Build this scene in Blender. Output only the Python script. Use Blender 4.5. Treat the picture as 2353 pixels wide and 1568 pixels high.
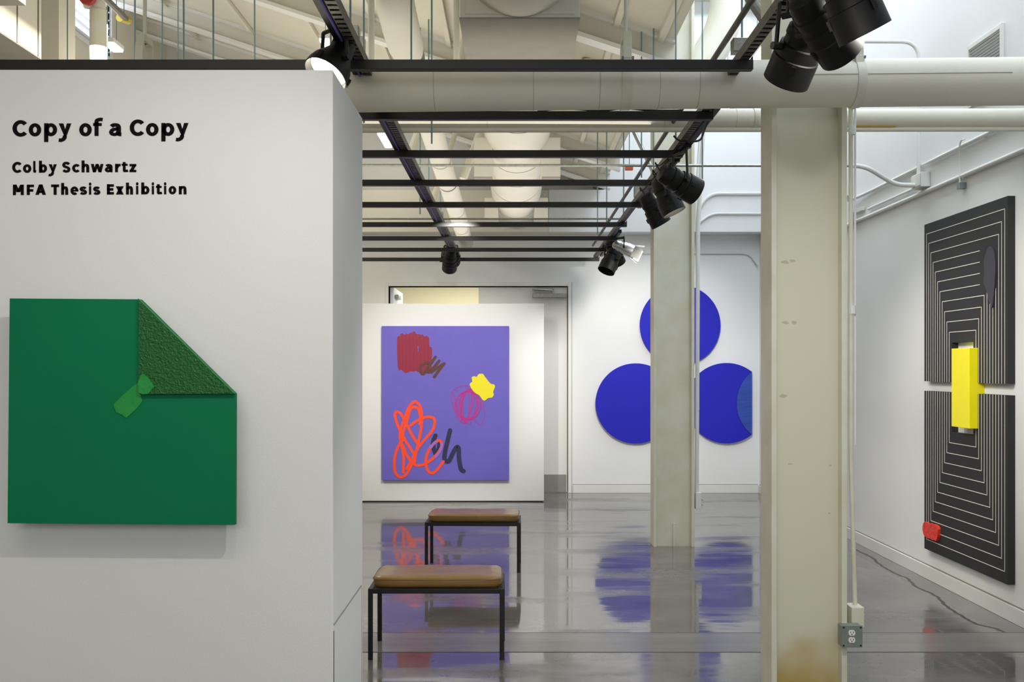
import bpy, bmesh, math, random
from mathutils import Vector, Matrix
random.seed(7)
PI = math.pi
for o in list(bpy.data.objects): bpy.data.objects.remove(o)
SC = bpy.context.scene
COL = SC.collection
# ------------------------------------------------------------------ camera, world, lights, exposure
F = 2353.0; H = 1.55; CX = 1180.0; CY = 846.0
cam = bpy.data.cameras.new('camera'); cam_o = bpy.data.objects.new('camera', cam); COL.objects.link(cam_o)
cam.sensor_width = 36.0; cam.lens = 36.0; cam.clip_start = 0.05; cam.clip_end = 200
cam_o.location = (0, 0, H); cam_o.rotation_euler = (PI/2, 0, 0)
cam.shift_x = -(CX-1176.5)/2353.0
cam.shift_y = (CY-784.0)/2353.0
SC.camera = cam_o
SC.view_settings.view_transform = 'Standard'; SC.view_settings.look = 'None'
SC.view_settings.gamma = 1.0; SC.view_settings.exposure = 0.22; SC.view_settings.use_curve_mapping = False
W = bpy.data.worlds.new('world'); SC.world = W; W.use_nodes = True
W.node_tree.nodes['Background'].inputs[0].default_value = (0.72, 0.83, 1.0, 1)
W.node_tree.nodes['Background'].inputs[1].default_value = 1.1

def P(px, py, d): return Vector(((px-CX)*d/F, d, H+(CY-py)*d/F))

def area(name, loc, size, power, col, rot=(0,0,0)):
    l = bpy.data.lights.new(name, 'AREA'); l.shape = 'RECTANGLE'; l.size, l.size_y = size
    l.energy = power; l.color = col
    o = bpy.data.objects.new(name, l); COL.objects.link(o); o.location = loc; o.rotation_euler = rot
    return o
def spot(name, loc, target, power, angle, blend=0.5, size=0.05, col=(1.0,0.95,0.88)):
    l = bpy.data.lights.new(name, 'SPOT'); l.energy = power; l.spot_size = math.radians(angle); l.spot_blend = blend
    l.shadow_soft_size = size; l.color = col
    o = bpy.data.objects.new(name, l); COL.objects.link(o); o.location = loc
    o.rotation_euler = (Vector(target)-Vector(loc)).to_track_quat('-Z','Y').to_euler()
    return o
# daylight through the roof glazing of the right bay, then added ambient fills
area('skylight_daylight', (2.3, 7.0, 5.85), (1.2, 10.5), 210, (0.76,0.86,1.0))
area('rear_fill', (-0.6, -2.8, 2.9), (5.5, 1.8), 75, (0.95,0.97,1.0), (math.radians(80),0,0))  # added fill from behind the camera; the back wall has no window
area('ambient_fill_front', (-1.6, 1.0, 4.1), (2.2, 2.0), 25, (1.0,0.95,0.84))  # unseen warm ambient fill added over the front of the left bay
area('ambient_fill_rear', (-2.9, 8.5, 3.9), (0.5, 6.0), 80, (1.0,0.95,0.82))  # added ambient fill for the rear of the left bay, no fixture
area('upward_fill', (-1.2, 8.4, 2.97), (4.0, 6.5), 75, (1.0,0.95,0.84), (PI,0,0))  # invisible upward fill added to brighten ceiling and header
spot('beam_green_left', (-0.6, 2.35, 2.82), (-1.35, 3.7, 1.4), 16, 100, 1.0, 0.02)
spot('beam_green_right', (0.0, 2.35, 2.82), (-1.2, 3.7, 1.45), 40, 90, 1.0, 0.02)
spot('fill_wall_end', (1.35, 3.3, 2.8), (-.66, 4.1, 1.3), 75, 70, 1.0, 0.05)  # fill added from the right to lift the partition's end face
spot('fill_column', (0.55, 2.3, 2.6), (1.45, 4.8, 1.0), 90, 75, 1.0, 0.05)  # extra fill spot added to brighten the near column
spot('beam_purple', (-0.45, 8.4, 2.85), (-0.75, 11.8, 1.35), 330, 50, 0.8, 0.05)
spot('beam_circles', (1.4, 9.5, 2.75), (1.5, 12.7, 1.3), 260, 66, 0.8, 0.05)
spot('beam_black_near', (1.35, 5.3, 2.85), (3.0, 6.7, 1.6), 85, 60, 0.8, 0.04)
spot('beam_black_far', (1.05, 6.2, 2.75), (3.0, 7.2, 1.2), 75, 60, 0.8, 0.04)

spot('fill_pipe', (0.1, 3.0, 3.7), (1.0, 4.6, 2.85), 22, 120, 1.0, 0.1)  # fill spot added to brighten the big wrapped pipe

# ------------------------------------------------------------------ materials
def lin(h):
    h = h.lstrip('#'); r = []
    for i in (0,2,4):
        c = int(h[i:i+2],16)/255.0
        r.append(c/12.92 if c <= 0.04045 else ((c+0.055)/1.055)**2.4)
    return (*r, 1.0)
MATS = {}
def mat(name, hexc, rough=0.6, metal=0.0, spec=0.5, bump=0.0, bscale=80, var=0.0, vscale=4, emis=None, estr=0, coat=0, hex2=None, stretch=None):
    if name in MATS: return MATS[name]
    m = bpy.data.materials.new(name); m.use_nodes = True; nt = m.node_tree; b = nt.nodes['Principled BSDF']
    c = lin(hexc)
    b.inputs['Base Color'].default_value = c; b.inputs['Roughness'].default_value = rough
    b.inputs['Metallic'].default_value = metal; b.inputs['Specular IOR Level'].default_value = spec
    b.inputs['Coat Weight'].default_value = coat
    tc = nt.nodes.new('ShaderNodeTexCoord'); mp = nt.nodes.new('ShaderNodeMapping')
    nt.links.new(tc.outputs['Object'], mp.inputs[0])
    if stretch: mp.inputs['Scale'].default_value = stretch
    if var > 0:
        n = nt.nodes.new('ShaderNodeTexNoise'); n.inputs['Scale'].default_value = vscale; n.inputs['Detail'].default_value = 5
        nt.links.new(mp.outputs[0], n.inputs[0])
        mx = nt.nodes.new('ShaderNodeMix'); mx.data_type = 'RGBA'
        rp = nt.nodes.new('ShaderNodeMapRange'); rp.inputs[1].default_value = 0.35; rp.inputs[2].default_value = 0.65
        nt.links.new(n.outputs[0], rp.inputs[0]); nt.links.new(rp.outputs[0], mx.inputs[0])
        c2 = lin(hex2) if hex2 else tuple([x*(1-var) for x in c[:3]])+(1,)
        mx.inputs[6].default_value = c; mx.inputs[7].default_value = c2
        nt.links.new(mx.outputs[2], b.inputs['Base Color'])
    if bump > 0:
        n2 = nt.nodes.new('ShaderNodeTexNoise'); n2.inputs['Scale'].default_value = bscale; n2.inputs['Detail'].default_value = 3
        nt.links.new(mp.outputs[0], n2.inputs[0])
        bp = nt.nodes.new('ShaderNodeBump'); bp.inputs['Strength'].default_value = bump; bp.inputs['Distance'].default_value = 0.01
        nt.links.new(n2.outputs[0], bp.inputs['Height']); nt.links.new(bp.outputs[0], b.inputs['Normal'])
    if emis:
        b.inputs['Emission Color'].default_value = lin(emis); b.inputs['Emission Strength'].default_value = estr
    MATS[name] = m; return m
wallw = mat('white_wall_paint', '#e5e6e6', 0.85, bump=0.05, bscale=120, var=0.03, vscale=1.5)
wallc = mat('cream_wall_paint', '#dcd8cb', 0.85, var=0.05, vscale=1.2)
ceilm = mat('cream_ceiling_boards', '#d6d2c2', 0.9, var=0.07, vscale=1.5)
trimw = mat('white_trim_paint', '#dededa', 0.5)
creamp = mat('cream_enamel_on_steel', '#d8d7c9', 0.45, bump=0.08, bscale=25, var=0.05, vscale=6, hex2='#d0cdb8')
jacket = mat('painted_canvas_jacket', '#e2dece', 0.65, bump=0.5, bscale=4.0, var=0.06, vscale=3)
ductm = mat('pale_painted_duct', '#d4d0c4', 0.6, bump=0.12, bscale=6, var=0.06, vscale=3)
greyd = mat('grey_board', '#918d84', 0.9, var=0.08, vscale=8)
blackm = mat('black_powder_coat', '#0c0b0b', 0.45)
blackl = mat('black_lamp_metal', '#040404', 0.5, metal=0.0, spec=0.35)
galv = mat('galvanised_steel', '#a6a79f', 0.4, metal=0.75, var=0.2, vscale=40)
dgalv = mat('dull_strut_steel', '#6a665e', 0.5, metal=0.6, var=0.25, vscale=30)
silver = mat('polished_aluminium', '#c9cccd', 0.28, metal=0.95)
rodm = mat('zinc_rod', '#7b9699', 0.45, metal=0.5)
purple_c = mat('purple_cast_tint', '#54459a', 0.5)
glow = mat('lit_lamp_lens', '#ffffff', 0.5, emis='#fff6e2', estr=14)
tubeg = mat('lit_tube_diffuser', '#ffffff', 0.5, emis='#fffbe8', estr=11)
greenm = mat('green_acrylic', '#00764a', 0.7, spec=0.2, var=0.06, vscale=2)
greend = mat('dark_green_stippled', '#04601c', 0.32, bump=0.7, bscale=130, var=0.2, vscale=60)
tapem = mat('green_tape', '#0b8f38', 0.5, bump=0.3, bscale=30)
purp = mat('violet_canvas', '#6c62c4', 0.75, var=0.06, vscale=3)
bluem = mat('ultramarine_canvas', '#1414b4', 0.75)
bluel = mat('worn_blue_underside', '#2f4fae', 0.75, bump=0.4, bscale=8, var=0.25, vscale=3, stretch=(1,1,6))
charc = mat('charcoal_canvas', '#242426', 0.75)
linem = mat('bare_canvas_line', '#e6e2d6', 0.8)
yel = mat('yellow_acrylic', '#f7ea00', 0.45)
redm = mat('red_impasto', '#e0301c', 0.4, bump=0.9, bscale=35)
greyp = mat('dark_violet_impasto', '#33303f', 0.35)
leather = mat('tan_leather', '#8c6a38', 0.34, bump=0.25, bscale=14, var=0.15, vscale=9, coat=0.15)
vinyl = mat('black_vinyl', '#0a0808', 0.75, spec=0.15)
doorm = mat('door_paint', '#d8d7d4', 0.5)
steelk = mat('brushed_kickplate', '#8e8c88', 0.5, metal=0.3)
boxg = mat('grey_outlet_box', '#8d9792', 0.4, metal=0.45, var=0.1, vscale=30)
recep = mat('white_receptacle', '#e4e3dc', 0.4)
darkslot = mat('dark_slot', '#141414', 0.7)
goldm = mat('yellow_pipe_tape', '#c9a11c', 0.5)
redv = mat('red_valve_paint', '#a03028', 0.5)
seam = mat('shadow_gap', '#8f8a7e', 0.9)
winw = mat('white_slat', '#eef2fb', 0.6)

def floor_mat():
    m = bpy.data.materials.new('polished_concrete'); m.use_nodes = True; nt = m.node_tree; b = nt.nodes['Principled BSDF']
    N = nt.nodes.new; L = nt.links.new
    tc = N('ShaderNodeTexCoord'); mp = N('ShaderNodeMapping'); L(tc.outputs['Object'], mp.inputs[0])
    mp2 = N('ShaderNodeMapping'); L(tc.outputs['Object'], mp2.inputs[0]); mp2.inputs['Scale'].default_value = (0.35,1.2,1)
    n1 = N('ShaderNodeTexNoise'); n1.inputs['Scale'].default_value = 1.6; n1.inputs['Detail'].default_value = 8; n1.inputs['Roughness'].default_value=0.65
    L(mp.outputs[0], n1.inputs[0])
    cr = N('ShaderNodeValToRGB'); e = cr.color_ramp.elements
    e[0].position = 0.3; e[0].color = lin('#56534f'); e[1].position = 0.7; e[1].color = lin('#7d7974')
    L(n1.outputs[0], cr.inputs[0]); L(cr.outputs[0], b.inputs['Base Color'])
    n2 = N('ShaderNodeTexNoise'); n2.inputs['Scale'].default_value = 1.5; n2.inputs['Detail'].default_value = 6; n2.inputs['Roughness'].default_value = 0.6
    L(mp2.outputs[0], n2.inputs[0])
    r = N('ShaderNodeValToRGB'); e = r.color_ramp.elements
    e[0].position = 0.50; e[0].color = (0.055,)*3+(1,); e[1].position = 0.64; e[1].color = (0.30,)*3+(1,)
    L(n2.outputs[0], r.inputs[0]); L(r.outputs[0], b.inputs['Roughness'])
    n3 = N('ShaderNodeTexNoise'); n3.inputs['Scale'].default_value = 5; n3.inputs['Detail'].default_value = 2
    L(mp2.outputs[0], n3.inputs[0])
    bp = N('ShaderNodeBump'); bp.inputs['Strength'].default_value = 0.05; bp.inputs['Distance'].default_value = 0.02
    L(n3.outputs[0], bp.inputs['Height']); L(bp.outputs[0], b.inputs['Normal'])
    b.inputs['IOR'].default_value = 1.75
    return m
floorm = floor_mat()
bandm = mat('dull_patched_concrete', '#7b7872', 0.22, var=0.2, vscale=2, stretch=(0.3,3,1), bump=0.1, bscale=8)
crackm = mat('crack_filler', '#4a4743', 0.6)

# ------------------------------------------------------------------ mesh helpers
class MB:
    def __init__(s): s.v = []; s.f = []
    def add(s, vs, fs):
        k = len(s.v); s.v += [tuple(v) for v in vs]; s.f += [tuple(i+k for i in f) for f in fs]; return s
    def box(s, x0, x1, y0, y1, z0, z1, M=None):
        vs = [Vector((x,y,z)) for x in (x0,x1) for y in (y0,y1) for z in (z0,z1)]
        if M is not None: vs = [M @ v for v in vs]
        return s.add(vs, [(0,1,3,2),(4,6,7,5),(0,4,5,1),(2,3,7,6),(0,2,6,4),(1,5,7,3)])
    def prism(s, pts, a, b, mp):       # 2-D polygon pts extruded from a to b; mp(u,v,w)->xyz
        n = len(pts)
        vs = [mp(u,v,a) for u,v in pts]+[mp(u,v,b) for u,v in pts]
        fs = [tuple(range(n)), tuple(range(2*n-1,n-1,-1))]+[(i,(i+1)%n,(i+1)%n+n,i+n) for i in range(n)]
        return s.add(vs, fs)
    def tube(s, pts, r, n=12, caps=True):
        pts = [Vector(p) for p in pts]; rs = r if isinstance(r,(list,tuple)) else [r]*len(pts)
        rings = []; prev = None
        for i,p in enumerate(pts):
            if i == 0: t = pts[1]-pts[0]
            elif i == len(pts)-1: t = pts[-1]-pts[-2]
            else: t = (pts[i+1]-p).normalized()+(p-pts[i-1]).normalized()
            t.normalize()
            if prev is None:
                a = Vector((0,0,1)) if abs(t.z) < 0.9 else Vector((1,0,0)); u = t.cross(a).normalized()
            else:
                u = (prev - t*prev.dot(t)).normalized()
            prev = u; w = t.cross(u)
            rings.append([p+(u*math.cos(2*PI*k/n)+w*math.sin(2*PI*k/n))*rs[i] for k in range(n)])
        vs = [v for rg in rings for v in rg]; fs = []
        for i in range(len(rings)-1):
            for k in range(n): fs.append((i*n+k, i*n+(k+1)%n, (i+1)*n+(k+1)%n, (i+1)*n+k))
        if caps: fs += [tuple(range(n-1,-1,-1)), tuple((len(rings)-1)*n+k for k in range(n))]
        return s.add(vs, fs)
    def lathe(s, prof, M, n=32):
        vs = []; fs = []
        for r,z in prof:
            for k in range(n): vs.append(M @ Vector((r*math.cos(2*PI*k/n), r*math.sin(2*PI*k/n), z)))
        for i in range(len(prof)-1):
            for k in range(n): fs.append((i*n+k, i*n+(k+1)%n, (i+1)*n+(k+1)%n, (i+1)*n+k))
        return s.add(vs, fs)
    def ribbon(s, pts, w, mp, h=0.0008, h0=0.0):
        """flat stroke with round ends laid on a surface"""
        n = len(pts); L = []; R = []
        for i in range(n):
            a = pts[max(i-1,0)]; b = pts[min(i+1,n-1)]
            dx, dy = b[0]-a[0], b[1]-a[1]; l = math.hypot(dx,dy) or 1
            nx, ny = -dy/l*w/2, dx/l*w/2
            L.append((pts[i][0]+nx, pts[i][1]+ny)); R.append((pts[i][0]-nx, pts[i][1]-ny))
        for i in range(n-1):
            q = h0+h+i*1e-6
            s.add([mp(*L[i],q), mp(*L[i+1],q), mp(*R[i+1],q), mp(*R[i],q), mp(*L[i],h0), mp(*L[i+1],h0), mp(*R[i+1],h0), mp(*R[i],h0)],
                  [(0,1,2,3),(0,4,5,1),(3,2,6,7)])
        for c in (pts[0], pts[-1]):
            k = 12
            s.add([mp(c[0]+w/2*math.cos(2*PI*j/k), c[1]+w/2*math.sin(2*PI*j/k), h0+h*1.02+(1e-6 if c is pts[0] else 2e-6)) for j in range(k)], [tuple(range(k))])
        return s
    def build(s, name, m, parent=None, smooth=False, bevel=0, loc=None, angle=35):
        me = bpy.data.meshes.new(name)
        vs = s.v
        if loc is not None: vs = [(v[0]-loc[0], v[1]-loc[1], v[2]-loc[2]) for v in vs]
        me.from_pydata(vs, [], s.f); me.validate(); me.update()
        bm = bmesh.new(); bm.from_mesh(me); bmesh.ops.recalc_face_normals(bm, faces=bm.faces); bm.to_mesh(me); bm.free()
        me.materials.append(m)
        if smooth:
            me.shade_smooth()
            me.set_sharp_from_angle(angle=math.radians(angle))
        o = bpy.data.objects.new(name, me); COL.objects.link(o)
        if loc is not None and parent is None: o.location = loc
        if parent is not None: o.parent = parent
        if bevel:
            b = o.modifiers.new('bevel', 'BEVEL'); b.width = bevel; b.segments = 2; b.limit_method = 'ANGLE'
        return o
def tag(o, label=None, cat=None, group=None, kind=None):
    if label: o['label'] = label
    if cat: o['category'] = cat
    if group: o['group'] = group
    if kind: o['kind'] = kind
    return o
def empty(name, label, cat, loc=(0,0,0), group=None):
    o = bpy.data.objects.new(name, None); COL.objects.link(o); o.empty_display_size = 0.1; o.location = loc
    return tag(o, label, cat, group)
def at(parent): return Vector(parent.location)       # parts are built in world coordinates, shifted by the thing's base
def part(mb, name, m, parent, root=None, **k):
    root = root or parent
    base = Vector((0,0,0)); q = parent
    while q is not None: base += Vector(q.location); q = q.parent
    mb.v = [(v[0]-base.x, v[1]-base.y, v[2]-base.z) for v in mb.v]
    return mb.build(name, m, parent, **k)
def cr(pts, n=8, closed=False):                      # Catmull-Rom through 2-D or 3-D points
    P_ = [Vector(p) for p in pts]; out = []; N = len(P_)
    seg = N if closed else N-1
    for i in range(seg):
        if closed: p0,p1,p2,p3 = P_[(i-1)%N],P_[i],P_[(i+1)%N],P_[(i+2)%N]
        else: p0,p1,p2,p3 = P_[max(i-1,0)],P_[i],P_[i+1],P_[min(i+2,N-1)]
        for k in range(n):
            t = k/n
            out.append(0.5*((2*p1)+(p2-p0)*t+(2*p0-5*p1+4*p2-p3)*t*t+(3*p1-p0-3*p2+p3)*t**3))
    if not closed: out.append(P_[-1])
    return out
def bend(pts, r=0.08, n=5):                          # polyline with rounded corners
    P_ = [Vector(p) for p in pts]; out = [P_[0]]
    for i in range(1, len(P_)-1):
        a, b, c = P_[i-1], P_[i], P_[i+1]
        ra = min(r, (a-b).length*0.48, (c-b).length*0.48)
        s, e = b+(a-b).normalized()*ra, b+(c-b).normalized()*ra
        for k in range(n+1):
            t = k/n; out.append(s*(1-t)**2+b*2*t*(1-t)+e*t*t)
    out.append(P_[-1]); return out

# ------------------------------------------------------------------ room shell
XR = 3.05; XL = -4.3; YB = -3.0; YF = 12.7; CA = 2.6; CS = 0.33
def zceil(x): return H+CA-CS*x
tag(MB().box(XL-.2, XR+.2, YB-.2, 17, -0.2, 0).build('floor', floorm), kind='structure')
fl = bpy.data.objects['floor']
YA, YBd = 5.58, 5.99
MB().box(XL, XR, YA+.006, YBd-.006, 0.0, 0.0012).build('patched_strip', bandm, fl)
for y in (YA, YBd): MB().box(XL, XR, y-.004, y+.004, 0.0, 0.001).build('joint_line', crackm, fl)
crk = [(1963,1262),(2000,1280),(2025,1300),(2060,1320),(2085,1330),(2105,1348),(2150,1370),(2180,1398),(2210,1415),(2240,1433),(2290,1446),(2320,1460)]
cw = []
for i,(px,py) in enumerate(crk):
    d = H*F/(py-CY); cw.append(((px-CX)*d/F, d))
cw = [tuple(v) for v in cr([(a,b,0) for a,b in cw], 8)]
cw = [(a+random.uniform(-.006,.006), b+random.uniform(-.006,.006)) for a,b,_ in cw]
MB().ribbon(cw, 0.022, lambda u,v,h: (u,v,h), 0.0006).build('floor_crack', crackm, fl)
cr2 = [(5.5,-4.0),(5.52,-1.0),(5.49,.6),(5.5,2.9)]
# walls
tag(MB().box(XR, XR+.2, YB, YF+.2, 0, 6.2).build('wall_right', wallw), kind='structure')
tag(MB().box(XL-.2, XR+.2, YB-.2, YB, 0, 6.2).build('wall_back', wallc), kind='structure')
DX0, DX1, DZ = -1.549, 0.675, 2.565
w = MB().box(XL, DX0, YF, YF+.2, 0, 6.2).box(DX1, XR, YF, YF+.2, 0, 6.2).box(DX0, DX1, YF, YF+.2, DZ, 6.2)
tag(w.build('wall_far', wallw), kind='structure')
WY0, WY1, WZ0, WZ1 = 9.2, 10.9, H+3.30, H+4.05
w = MB().box(XL-.2, XL, YB, WY0, 0, 6.2).box(XL-.2, XL, WY1, YF+.2, 0, 6.2).box(XL-.2, XL, WY0, WY1, 0, WZ0).box(XL-.2, XL, WY0, WY1, WZ1, 6.2)
tag(w.build('wall_left', wallc), kind='structure')
win = MB().box(XL-.12, XL+.02, WY0-.05, WY0, WZ0-.05, WZ1+.05).box(XL-.12, XL+.02, WY1, WY1+.05, WZ0-.05, WZ1+.05).box(XL-.12, XL+.02, WY0, WY1, WZ0-.05, WZ0).box(XL-.12, XL+.02, WY0, WY1, WZ1, WZ1+.05).build('window_1', trimw)
tag(win, kind='structure')
sl = None
for k in range(9):
    z = WZ0+.04+k*.085
    M = Matrix.Translation((XL-.03, 0, z)) @ Matrix.Rotation(math.radians(-35), 4, 'Y')
    o = MB().box(-.035,.035, WY0, WY1, -.003,.003, M).build('louvre_slat', winw, win)
tag(MB().box(XL-.6,XL-.55, WY0-1, WY1+1, WZ0-1, WZ1+1.2).build('sky_pane', mat('overcast_sky_pane', '#ffffff', 1, emis='#e8f0ff', estr=3.0)), kind='structure')  # glowing pane added outside the louvres in place of sky
# ceilings
XC = 1.10
c = MB().prism([(XL, zceil(XL)), (XC, zceil(XC)), (XC, zceil(XC)+.15), (XL, zceil(XL)+.15)], YB, YF, lambda u,v,w_: (u,w_,v))
tag(c.build('ceiling', ceilm), kind='structure')
c = MB().box(XC, XR, YB, YF, 6.0, 6.15).box(XC-.1, XC, YB, YF, zceil(XC), 6.1)
tag(c.build('ceiling_right_bay', ceilm), kind='structure')
# header along the far wall
hd = MB().box(XL, XC, 12.42, YF, 3.20, 3.71).build('trim_2', wallc, bevel=.005); tag(hd, kind='structure')
hd = MB().box(XC, XR, 12.42, YF, 3.20, 6.0).build('trim_3', wallw, bevel=.005); tag(hd, kind='structure')
MB().box(.43, XC, 12.405, 12.42, 3.20, 3.71).build('panel', wallw, bpy.data.objects['trim_2'])  # white slab paints the daylit stretch of the cream header
# baseboards
def base(name, pts): pass
bz = 0.098
b = MB().box(DX1+.06, XR-.018, YF-.016, YF, 0, bz).build('baseboard_far', trimw, bevel=.003); tag(b, kind='structure')
b = MB().box(XR-.018, XR, YB, YF, 0, bz).build('baseboard_right', trimw, bevel=.003); tag(b, kind='structure')
for nm, args in (('baseboard_far', (DX1+.06, XR-.02, YF-.005, YF, bz, bz+.008)), ('baseboard_right', (XR-.005, XR, YB, YF-.01, bz, bz+.008))):
    MB().box(*args).build('shadow_gap', seam, bpy.data.objects[nm])
# corridor behind the open doorway
tag(MB().box(DX0-.6, DX1+.6, 15.5, 15.6, 0, 3.2).build('wall_corridor', mat('corridor_paint','#d8cfae',0.8)), kind='structure')
tag(MB().box(DX0-.6, DX1+.6, YF+.2, 15.6, 2.95, 3.05).build('ceiling_corridor', ceilm), kind='structure')
tag(MB().box(DX0-.7, DX0-.6, YF+.2, 15.6, 0, 3.0).build('wall_corridor_left', wallw), kind='structure')
area('corridor_lamp', (-.6, 14.2, 2.9), (1.5, .6), 60, (1,0.97,.88))
# doors
fr = MB().box(DX0-.045, DX0, YF-.012, YF+.2, 0, DZ+.045).box(DX1, DX1+.045, YF-.012, YF+.2, 0, DZ+.045).box(DX0, DX1, YF-.012, YF+.2, DZ, DZ+.045)
f_ = fr.build('trim_4', trimw, bevel=.004); tag(f_, kind='structure')
MB().box(DX1+.045, DX1+.051, YF-.004, YF, 0, DZ+.05).build('shadow_gap', seam, f_)
d1 = MB().box(-.435, DX1-.006, YF+.03, YF+.075, 0.004, DZ-.01).build('door_1', doorm, bevel=.003); tag(d1, kind='structure')
MB().box(-.41, DX1-.02, YF+.022, YF+.031, 0.012, 0.225).build('kick_plate', steelk, d1)
cl = MB().box(.235, .655, YF-.055, YF+.03, DZ-.145, DZ-.09).build('door_closer', galv, d1, bevel=.006)
MB().tube([(.48,YF-.03,DZ-.09),(.48,YF-.03,DZ-.05)], .012).tube([(.48,YF-.03,DZ-.055),(.25,YF-.09,DZ-.045)], .01, 8).box(.23,.50,YF-.03,YF-.005,DZ-.06,DZ-.035).build('closer_arm', galv, cl)
d2 = MB().box(DX0+.01, DX0+.055, YF+.06, YF+1.1, 0.02, DZ-.01).build('door_2', mat('cool_white_door','#e4e8ee',0.4), bevel=.003); tag(d2, kind='structure')
MB().box(DX0+.055, DX0+.10, YF+.2, YF+.5, DZ-.14, DZ-.09).build('door_closer', galv, d2, bevel=.006)
# near gallery wall with its end face
d_n, d_f = 3.75, 4.484; XE = -0.6614; ZT = H+686*3.75/F
pw = MB().box(XL, XE, d_n, d_f, 0, ZT).build('wall_partition', wallw, bevel=.004); tag(pw, kind='structure')
zp = H-1.43*.6614
pn = MB().box(XE, XE+.003, d_n+.012, d_f-.05, 0.0, zp).build('access_panel', wallw, pw)
MB().box(XE+.0005, XE+.0036, d_n+.008, d_n+.012, 0, zp-.02).box(XE+.0005, XE+.0036, d_n+.012, d_f-.05, zp, zp+.004).box(XE+.0005, XE+.0036, d_f-.05, d_f-.046, 0, zp+.004).build('panel_gap', seam, pw)
# pier on the left
MB_p = MB().box(-3.69, -3.553, 8.0, 8.3, 0, zceil(-3.6)); tag(MB_p.build('trim_5', wallc), kind='structure')

# ------------------------------------------------------------------ rafters
def rafter(y, label, x0=XL, x1=XC, deep=.20):
    r = empty('roof_rafter', label, 'rafter', (0, y, 0), 'white sloping rafters under the roof')
    for a,b,wd,nm in ((0,.03,.13,'flange'),(.03,deep-.03,.03,'web'),(deep-.03,deep,.13,'flange')):
        mb = MB().prism([(x0, zceil(x0)-a), (x1, zceil(x1)-a), (x1, zceil(x1)-b), (x0, zceil(x0)-b)], y-wd/2, y+wd/2, lambda u,v,w_: (u,w_,v))
        part(mb, nm, trimw if nm == 'flange' else ductm, r)
rafter(5.6, 'nearest sloping rafter, just in front of the big box duct')
rafter(7.0, 'sloping rafter above the second black grid bars, ending by the bent white riser')
rafter(8.75, 'sloping rafter seen past the elbow pipe with the ring of tape')
rafter(10.6, 'sloping rafter above the far diffuser boxes')
rafter(11.7, 'farthest sloping rafter, close to the header of the end wall')
ORD = ['leftmost','second','third','fourth','fifth','sixth','seventh','eighth','ninth','tenth','eleventh','twelfth','thirteenth','fourteenth','fifteenth','sixteenth','seventeenth','eighteenth','nineteenth','twentieth','twenty-first','twenty-second','twenty-third','rightmost']
for i,x in enumerate((-3.6,-2.7,-1.9,-1.2,-0.55,0.4,0.7,1.0)):
    z = zceil(x)
    o = MB().prism([(x-.02,z-.0),(x+.02,z-.013),(x+.02,z-.055),(x-.02,z-.042)], YB, YF, lambda u,v,w_: (u,w_,v)).build('roof_purlin', ceilm)
    tag(o, ('rightmost' if i == 7 else ORD[i])+(' cream lengthwise roof purlin' if i in (0,7) else ' cream lengthwise roof purlin from the left')+', under the ceiling boards', 'purlin', 'purlins under the ceiling boards')

# ------------------------------------------------------------------ steel columns
def column(name_label, x0, x1, yf, extra):
    r = empty('steel_column', name_label, 'column', ((x0+x1)/2, yf+.1, 0))
    t = .026
    part(MB().box(x0, x0+t, yf, yf+.21, 0, 6.0 if x0>1.3 else 4.2), 'flange', creamp, r, bevel=.003)
    part(MB().box(x1-t, x1, yf, yf+.21, 0, 6.0), 'flange', creamp, r, bevel=.003)
    wm = colweb
    part(MB().box(x0+t, x1-t, yf+.055, yf+.075, 0, 6.0), 'web', wm, r)
    return r
def web_mat():
    m = mat('column_web_paint', '#d2d0bb', 0.45, bump=0.1, bscale=20).copy(); m.name = 'cream_web_with_stain'
    nt = m.node_tree; N = nt.nodes.new; L = nt.links.new; b = nt.nodes['Principled BSDF']
    tc = N('ShaderNodeTexCoord'); sp = N('ShaderNodeSeparateXYZ'); L(tc.outputs['Object'], sp.inputs[0])
    ns = N('ShaderNodeTexNoise'); ns.inputs['Scale'].default_value = 6; L(tc.outputs['Object'], ns.inputs[0])
    mm = N('ShaderNodeMath'); mm.operation = 'MULTIPLY_ADD'; mm.inputs[1].default_value = 0.35; L(ns.outputs[0], mm.inputs[0]); L(sp.outputs[2], mm.inputs[2])
    mr = N('ShaderNodeMapRange'); mr.inputs[1].default_value = 0.22; mr.inputs[2].default_value = 0.50; mr.inputs[3].default_value = 1; mr.inputs[4].default_value = 0
    L(mm.outputs[0], mr.inputs[0])
    mx = N('ShaderNodeMix'); mx.data_type = 'RGBA'; mx.inputs[6].default_value = lin('#d2d0bb'); mx.inputs[7].default_value = lin('#b49c5c')
    L(mr.outputs[0], mx.inputs[0]); L(mx.outputs[2], b.inputs['Base Color'])
    return m
colweb = web_mat()
Y1 = 4.79; C1 = column('cream steel column at the right, running up past the big wrapped pipe', (1773-CX)*Y1/F, (1947-CX)*Y1/F, Y1, 0)
Y2 = 8.85; colweb = creamp
C2 = column('white steel column standing in front of the blue round canvases', (1502-CX)*Y2/F, (1596-CX)*Y2/F, Y2, 0)
x_ = (1551-CX)*Y2/F
part(MB().box(x_-.011, x_+.011, Y2+.04, Y2+.056, 0, .2), 'stiffener', creamp, C2, bevel=.002)
# paint chips on the near column
for (px,py,s) in ((1805,603,9),(1820,600,7),(1805,742,8),(1824,741,8),(1800,910,10),(1908,1070,4),(1905,1180,4),(1815,1067,5)):
    q = P(px,py,Y1+.055)
    mb = MB(); k = 9
    mb.add([(q.x+s*.001*math.cos(2*PI*j/k)*random.uniform(.6,1.3)*2, Y1+.0545, q.z+s*.001*math.sin(2*PI*j/k)*random.uniform(.6,1.3)) for j in range(k)], [tuple(range(k))])
    part(mb, 'paint_chip', mat('chipped_paint','#b5b19c',0.7), C1)
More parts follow.
